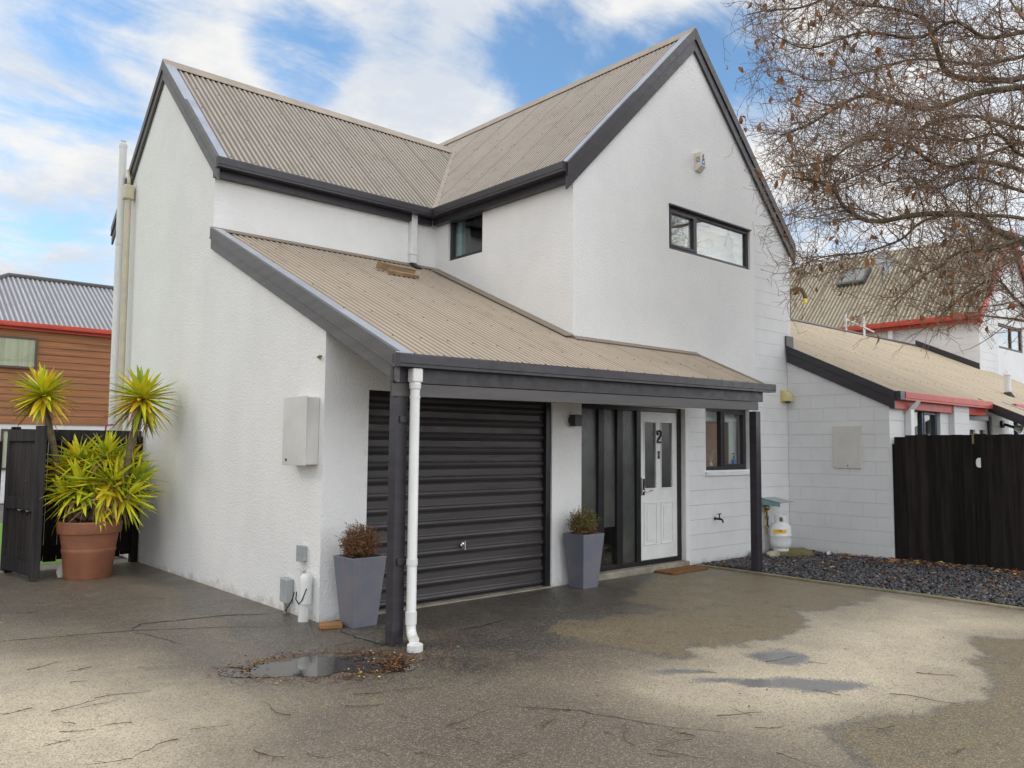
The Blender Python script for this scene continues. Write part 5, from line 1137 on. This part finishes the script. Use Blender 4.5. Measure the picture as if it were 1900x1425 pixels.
# skylight and tube in the wing roof
def onwing(x, y, h): nn = Vector((-1.02, 0, 1)).normalized(); return Vector((x, y, GZ(x)))+nn*h
for (xa, xb, ya, yb, mt_, fr_) in ((20.88, 21.42, 4.85, 5.75, M['glassr'], M['trimgrey']),):
    g = MB(); P = [onwing(xa, ya, .02), onwing(xb, ya, .02), onwing(xb, yb, .02), onwing(xa, yb, .02)]; g.prism(P, Vector((-1.02, 0, 1)).normalized()*.10); sk = g.build('skylight', fr_, nb); g = MB(); g.prism([onwing(xa+.06, ya+.07, .121), onwing(xb-.06, ya+.07, .121), onwing(xb-.06, yb-.07, .121), onwing(xa+.06, yb-.07, .121)], Vector((-1.02, 0, 1)).normalized()*.01); g.build('pane', M['glassr'], sk)
dc = onwing(20.95, 4.15, .55); ax = Vector((-.35, -.90, .25)).normalized().to_track_quat('Z', 'Y')
g = MB(); g.lathe([(0, 0), (.16, .02), (.30, .07), (.36, .105), (.355, .115), (.29, .082), (.15, .03), (0, .012)], (0, 0, 0), 24); g.v = [tuple(dc+ax@Vector((v[0]*.8, v[1], v[2]))) for v in g.v]; dish = g.build('satellite_dish', M['greybox'], nb, smooth=R(40))
g = MB(); g.tube([dc+ax@Vector((0, 0, 0)), onwing(20.85, 4.25, .0)], .03, 8); g.tube([dc+ax@Vector((0, -.3, .06)), dc+ax@Vector((0, -.12, .42))], .015, 6); g.box(*[k for i in range(3) for k in ((dc+ax@Vector((0, -.1, .43)))[i]-.05, (dc+ax@Vector((0, -.1, .43)))[i]+.05)]); g.build('mast', M['hood'], dish)
# stepped flashing against the wing wall
g = MB(); g.prism([(NW1-.02, 1.1, nz(1.1)+.0), (NW1-.02, NR, nz(NR)), (NW1-.02, NR, nz(NR)+.16), (NW1-.02, 1.1, nz(1.1)+.16)], (.018, 0, 0)); g.build('apron_flashing', M['trim'], nb)

# ================================================================== TIMBER HOUSE FAR LEFT
lh = thing('timber_house', 'cedar weatherboard house with zinc hip roof behind the left fence', 'house', (3, 22, 0)); LY = 19.26
g = MB(); z = 2.2
zi = 0
while z < 4.75:
    g.prism([(-1.85, LY, z), (-1.85, LY-.03, z), (-1.85, LY-.006, z+.19), (-1.85, LY, z+.19)], (10, 0, 0)); z += .19
lw = g.build('weatherboards', M['cedar'], lh)
g = MB(); g.box(-1.85, 8.15, LY+.001, LY+.2, 0, 4.8); g.box(-1.85, -1.65, LY+.2, 25.2, 0, 4.8); g.build('wall', M['nblock'], lh)
g = MB(); g.box(-1.87, 8.2, LY-.03, LY, 2.14, 2.2); g.build('trim_board', M['cedar'], lh)
def lwin(x0, x1, z0, z1, y):
    g = MB(); t = .06
    g.box(x0, x1, y-.05, y-.02, z0, z0+t); g.box(x0, x1, y-.05, y-.02, z1-t, z1); g.box(x0, x0+t, y-.05, y-.02, z0+t, z1-t); g.box(x1-t, x1, y-.05, y-.02, z0+t, z1-t); f = g.build('window', M['brownframe'], lh)
    g = MB(); g.box(x0+t, x1-t, y-.035, y-.03, z0+t, z1-t); g.build('pane', M['glass'], f); g = MB(); g.box(x0+t, x1-t, y-.028, y-.022, z0+t, z1-t); g.build('blind', M['curtain'], f)
lwin(-1.2, 1.36, 3.66, 4.53, LY-.045); lwin(.62, 1.22, .9, 2.0, LY)
corrugated('roof', (0, LY-.15, 4.88), (1, 0, 0), (0, 1, .59), -2.0, 8.4, lambda u: 0, lambda u: min(3.1, max(.01, u+2.05))*math.sqrt(1+.59**2), [M['zinc'], M['screw']], lh, lam=.13, amp=.018)
corrugated('roof', (-2.05, 0, 4.88), (0, 1, 0), (1, 0, .59), LY-.15, LY+6.05, lambda u: 0, lambda u: max(.01, min(u-LY+.15, LY+6.05-u))*math.sqrt(1+.59**2), [M['zinc'], M['screw']], lh, lam=.13, amp=.018)
g = MB(); g.tube([(-2.03, LY-.13, 4.90), (1.07, LY+2.95, 6.73), (8.4, LY+2.95, 6.73)], .07, 6); g.build('ridge_cap', M['trimgrey'], lh)
gutter((-2.1, LY-.27, 4.92), (8.4, LY-.27, 4.92), (0, 1, 0), M['red'], 1.1, lh); g = MB(); g.box(-1.9, 8.2, LY-.12, LY-.03, 4.72, 4.86); g.build('fascia', M['red'], lh)
# small red valve pipe over the fence
g = MB(); q = Vector((-.28, 5.9, 0)); g.tube([q, q+Vector((0, 0, 1.86))], .012, 6); g.tube([q+Vector((-.0, 0, 1.86)), q+Vector((.10, 0, 1.87))], .012, 6); tag(rebase(g.build('standpipe', simple('faded_red_pipe', (.35, .08, .10), None, 6, .5)), q), 'thin faded red standpipe behind the dark fence', 'pipe')

# ================================================================== fallen twigs on the drive
def twig_mesh(seed):
    rr = random.Random(seed); L_ = rr.uniform(.13, .33); mb = MB(); n = 7; P = [Vector((0, 0, .008))]; d = Vector((1, 0, 0)); r0 = rr.uniform(.0019, .0032)
    for i in range(n): d = (d+Vector((0, rr.gauss(0, .24), 0))).normalized(); P.append(P[-1]+d*L_/n+Vector((0, 0, rr.uniform(-.003, .004))))
    for p in P: p.z = max(.006, p.z)
    mb.tube(P, [r0*(1-.6*i/n) for i in range(n+1)], 5)
    for k in range(rr.choice((0, 1, 2, 3))):
        i = rr.randint(2, n-1); a = rr.choice((-1, 1))*rr.uniform(.4, .9); q = Vector((math.cos(a), math.sin(a), 0)); l = L_*rr.uniform(.2, .45); mb.tube([P[i], P[i]+q*l*.5+Vector((0, rr.gauss(0, .01), .004)), P[i]+q*l], [r0*.6, r0*.5, r0*.3], 4)
    me = bpy.data.meshes.new('fallen_twig'); me.from_pydata(mb.v, [], mb.f); me.materials.append(M['twigfall']); me.update(); return me
TW = [twig_mesh(40+i) for i in range(10)]
rr = random.Random(21)
spots = []
for (u, v, a) in [(95, 1322, 0), (60, 1316, .1), (150, 1315, .3), (140, 1345, .1), (110, 1360, .2), (130, 1375, .3), (175, 1298, .4), (245, 1343, .15), (255, 1240, 0), (170, 1240, .2), (330, 1374, 0), (245, 1410, -.3), (355, 1355, .1), (130, 1268, .1), (50, 1245, .1), (655, 1290, .05), (735, 1282, .5), (640, 1312, -.2), (755, 1334, -.1), (845, 1355, -.3), (830, 1350, .1), (890, 1380, -.5), (720, 1405, 0), (770, 1400, -.2), (1060, 1320, -.2), (1030, 1335, .3), (1175, 1385, -.4), (1200, 1400, -.3), (1220, 1395, -.1), (1290, 1370, -.4), (1330, 1330, -.6), (1395, 1330, -.7), (1285, 1375, .1), (1500, 1230, -.3), (1560, 1292, -.6), (1330, 1250, -.3), (1650, 1290, -.05), (1400, 1352, -.1), (1440, 1400, -.5), (1090, 1340, -.3), (1420, 1230, -.3), (1660, 1350, .5), (1570, 1340, .2), (1120, 1360, -.3), (450, 1240, .2), (470, 1395, .1), (540, 1330, .2), (570, 1400, -.2), (305, 1112, 0), (70, 1137, -.1), (620, 1200, .2), (850, 1190, 0), (980, 1400, .3), (880, 1270, .3), (1700, 1250, -.1), (1790, 1390, .8)]:
    d = pxdir(u, v); t_ = -C.z/d.z; p = C+d*t_; spots.append((p.x, p.y, a))
for i, (x, y, a) in enumerate(spots):
    o = bpy.data.objects.new('fallen_twig', TW[i % 10]); COL.objects.link(o); ang = math.atan2(RT.y, RT.x)+a*1.6+rr.gauss(0, .45)+(math.pi if rr.random() < .5 else 0); o.location = (x, y, 0); o.rotation_euler.z = ang; k = rr.uniform(.7, 1.3); o.scale = (k, k, k)
    tag(o, 'thin reddish brown fallen twig lying on the worn asphalt', 'twig', 'fallen twigs on the driveway')

# ================================================================== BARE TREE ON THE RIGHT
def tree():
    rng = np.random.default_rng(5)
    root = thing('bare_tree', 'bare winter tree with tangled twigs and a few withered leaves hanging over the fence', 'tree', (8.9, -4.7, 0))
    V = []; F = []; Vb = []; Fb = []
    LV = MB()
    def add_tube(P, r, n, big):
        P = np.asarray(P, float); k = len(P); T = np.gradient(P, axis=0); T /= np.linalg.norm(T, axis=1)[:, None]+1e-9
        a = np.cross(T, np.array([.3, .5, .81])); a /= np.linalg.norm(a, axis=1)[:, None]+1e-9; b = np.cross(T, a); th = np.arange(n)*2*math.pi/n
        ring = P[:, None, :]+np.asarray(r)[:, None, None]*(a[:, None, :]*np.cos(th)[None, :, None]+b[:, None, :]*np.sin(th)[None, :, None])
        VV, FF = (Vb, Fb) if big else (V, F); o = sum(len(q) for q in VV); VV.append(ring.reshape(-1, 3))
        i = np.arange(k-1)[:, None]*n; j = np.arange(n)[None, :]; j2 = (j+1) % n
        FF.append((np.stack([i+j, i+j2, i+n+j2, i+n+j], -1).reshape(-1, 4)+o))
    def px(u, v, dep):
        d = FW+RT*((u-950-58.6)/1511.98)+UP*((712.5+1.7-v)/1511.98); return np.array(C+d*dep)
    def smooth(P, n):
        P = np.asarray(P, float); t = np.linspace(0, len(P)-1, n); out = []
        for q in t:
            i = min(int(q), len(P)-2); f = q-i; p0 = P[max(i-1, 0)]; p1 = P[i]; p2 = P[i+1]; p3 = P[min(i+2, len(P)-1)]
            out.append(.5*((2*p1)+(-p0+p2)*f+(2*p0-5*p1+4*p2-p3)*f*f+(-p0+3*p1-3*p2+p3)*f**3))
        return np.array(out)
    top = np.array([8.9, -4.7, 0.])
    tr = smooth([top, top+[.05, .02, 1.2], top+[-.05, .05, 2.4], top+[0, .1, 3.6], top+[.1, 0, 5.0], top+[0, .1, 7.0], top+[.1, 0, 8.6]], 26)
    add_tube(tr, np.linspace(.17, .03, 26), 9, True)
    def from_trunk(z): i = np.argmin(abs(tr[:, 2]-z)); return tr[i]
    limbs = []
    def limb(z, pts, d0, d1, r0):
        q = [px(u, v, d0+(d1-d0)*i/(len(pts)-1)) for i, (u, v) in enumerate(pts)]; limbs.append((smooth([from_trunk(z)]+q, 40), r0))
    limb(4.6, [(1960, 170), (1900, 162), (1805, 175), (1728, 202), (1657, 190), (1603, 177), (1549, 202), (1499, 232), (1448, 251)], 10, 9.2, .055)
    limb(4.9, [(1960, 160), (1860, 150), (1765, 140), (1738, 91), (1718, 40), (1687, 24), (1637, 13), (1593, 8), (1540, -20)], 10.3, 10.6, .055)
    limb(3.4, [(1960, 480), (1900, 451), (1839, 424), (1815, 401), (1714, 397), (1620, 411), (1570, 387), (1549, 357), (1516, 337), (1470, 330)], 9.6, 8.6, .060)
    limb(3.3, [(1950, 450), (1900, 442), (1832, 465), (1779, 468), (1749, 492), (1717, 510), (1660, 560)], 9.2, 8.4, .035)
    limb(3.6, [(1940, 420), (1800, 400), (1718, 408), (1670, 445), (1603, 468), (1536, 475), (1490, 490)], 10.2, 9.8, .032)
    limb(4.2, [(1960, 260), (1900, 240), (1800, 215), (1715, 235), (1660, 290), (1600, 320), (1540, 350), (1470, 390)], 10.4, 10.6, .036)
    limb(3.9, [(1960, 350), (1830, 300), (1750, 310), (1680, 270), (1600, 260), (1530, 300), (1450, 310)], 9.4, 8.6, .036)
    limb(5.4, [(1980, 60), (1900, 60), (1830, 70), (1770, 40), (1700, 70), (1600, 60), (1500, 90), (1430, 60)], 9.6, 9.2, .038)
    limb(5.8, [(1980, 0), (1850, -30), (1700, -60), (1600, -40), (1500, 10), (1420, 20), (1385, 28)], 9.8, 9.5, .036)
    limb(3.0, [(1960, 600), (1890, 560), (1850, 520), (1800, 540), (1740, 590)], 9.2, 8.9, .026)
    limb(4.0, [(1960, 380), (1880, 350), (1800, 330), (1740, 350), (1690, 330), (1620, 350)], 11, 11.4, .034)
    limb(4.4, [(1960, 120), (1880, 110), (1820, 120), (1700, 110), (1620, 130), (1520, 150), (1460, 130)], 11, 11.4, .034)
    limb(4.5, [(1990, 300), (1900, 290), (1850, 250), (1780, 260), (1700, 240), (1620, 250)], 9, 8.2, .030)
    nfront = len(limbs)
    for i in range(12):                      # the rest of the crown, out of the picture
        a = rng.uniform(-1.7, 1.1); z = rng.uniform(3.2, 6.5); b = from_trunk(z); q = [b]; d = np.array([math.cos(a), math.sin(a)*1.0, rng.uniform(.1, .8)]); 
        for k in range(6): d = d+rng.normal(0, .18, 3); d /= np.linalg.norm(d); q.append(q[-1]+d*rng.uniform(.6, .85))
        limbs.append((smooth(q, 30), .045))
    trunk0 = np.array([8.9, -4.7, 4.0])
    def wig(p, d, L, n, curl, lift):
        P = [p]; d = d/np.linalg.norm(d)
        for i in range(n):
            d = d+rng.normal(0, curl, 3)+np.array([0, 0, lift]); d /= np.linalg.norm(d); P.append(P[-1]+d*L/n)
        return np.array(P)
    leafpts = []
    uv0 = np.array(C); FWn, RTn, UPn = map(np.array, (FW, RT, UP))
    def ok(p):
        q = p-uv0; z = q@FWn; u = 950+58.6+1511.98*(q@RTn)/z; v = 714.2-1511.98*(q@UPn)/z
        # stay within the crown: above the neighbour's eave, clear of the gable
        return p[1] < -.35 and p[2] > 2.55 and (p[0]-8.9)**2/5.6**2+(p[1]+4.7)**2/5.2**2 < 1.05
    cnt = 0
    for li, (P, r0) in enumerate(limbs):
        n = len(P); main = li < nfront
        add_tube(P, .88*r0*(1-.82*np.linspace(0, 1, n)), 7, True)
        seg = np.linalg.norm(np.diff(P, axis=0), axis=1); Lt = seg.sum(); step = (.074 if li not in (3, 4, 9) else .095) if main else .22
        ns = int(Lt/step)
        for s in range(ns):
            f = .18+.82*(s+rng.uniform(0, 1))/ns; x = f*(n-1); i = min(int(x), n-2); p = P[i]+(P[i+1]-P[i])*(x-i); tdir = P[i+1]-P[i]; tdir /= np.linalg.norm(tdir)
            out = p-trunk0; out /= np.linalg.norm(out)
            d = tdir*.7+rng.normal(0, .75, 3)+out*.35; L2 = rng.uniform(.30, 1.25)*(1.0-.35*f)
            Q = wig(p, d, L2, 7, .17, .012)
            if not ok(Q[-1]): continue
            r2 = min(r0*(1-.82*f)*.55, .011)*rng.uniform(.5, 1)
            add_tube(Q, np.linspace(max(r2, .0046), .0028, 8), 4, False)
            m_ = rng.integers(5, 10) if main else 4
            for t in range(m_):
                k = rng.integers(1, 8); d3 = (Q[k]-Q[k-1])/L2*5+rng.normal(0, .75, 3); L3 = rng.uniform(.12, .50); T = wig(Q[k], d3, L3, 5, .20, .02)
                if not ok(T[-1]): continue
                add_tube(T, np.linspace(.0034, .0022, 6), 3, False); cnt += 1
                if rng.random() < .036: leafpts.append(T[-1])
                for w_ in range(rng.integers(1, 5)):
                    k2 = rng.integers(1, 6); d4 = (T[k2]-T[k2-1])/L3*3+rng.normal(0, .8, 3); L4 = rng.uniform(.05, .22); W = wig(T[k2], d4, L4, 3, .25, .02)
                    if ok(W[-1]):
                        add_tube(W, np.linspace(.0027, .0017, 4), 3, False); cnt += 1
                        if rng.random() < .012: leafpts.append(W[-1])
    for (VV, FF, nm, mt_) in ((Vb, Fb, 'trunk', M['bark']), (V, F, 'twigs', M['twig'])):
        vv = np.concatenate(VV); ff = np.concatenate(FF); me = bpy.data.meshes.new(nm); me.vertices.add(len(vv)); me.vertices.foreach_set('co', vv.ravel()); me.loops.add(ff.size); me.loops.foreach_set('vertex_index', ff.ravel().astype(np.int32)); me.polygons.add(len(ff)); me.polygons.foreach_set('loop_start', np.arange(0, ff.size, 4, dtype=np.int32)); me.update(calc_edges=True); me.validate()
        me.materials.append(mt_); me.polygons.foreach_set('use_smooth', [True]*len(ff)); link(nm, me, root)
    rr = random.Random(3)
    for p in leafpts:
        for k in range(rr.choice((1, 1, 2))):
            c = Vector(p)+Vector((rr.gauss(0, .02), rr.gauss(0, .02), -.03)); d = Vector((rr.gauss(0, .5), rr.gauss(0, .5), -1)).normalized(); s = d.orthogonal().normalized(); s.rotate(Matrix.Rotation(rr.uniform(0, 6.28), 3, d)); nn = d.cross(s); l = rr.uniform(.045, .085); wd = l*rr.uniform(.3, .42); P = []
            for j, (t_, ww) in enumerate(((0, .1), (.25, .8), (.55, 1), (.8, .6), (1, .05))):
                cc = c+d*(l*1.5*t_)+nn*(.3*l*math.sin(t_*3)); P += [cc-s*wd*ww+nn*wd*ww*.6, cc, cc+s*wd*ww+nn*wd*ww*.5]
            LV.add(P, [(3*j+i_, 3*j+3+i_, 3*j+4+i_, 3*j+1+i_) for j in range(4) for i_ in (0, 1)])
    LV.build('withered_leaves', M['treeleaf'], root)
    print('twigs', cnt, 'leaves', len(leafpts), 'verts', sum(len(q) for q in V))
tree()
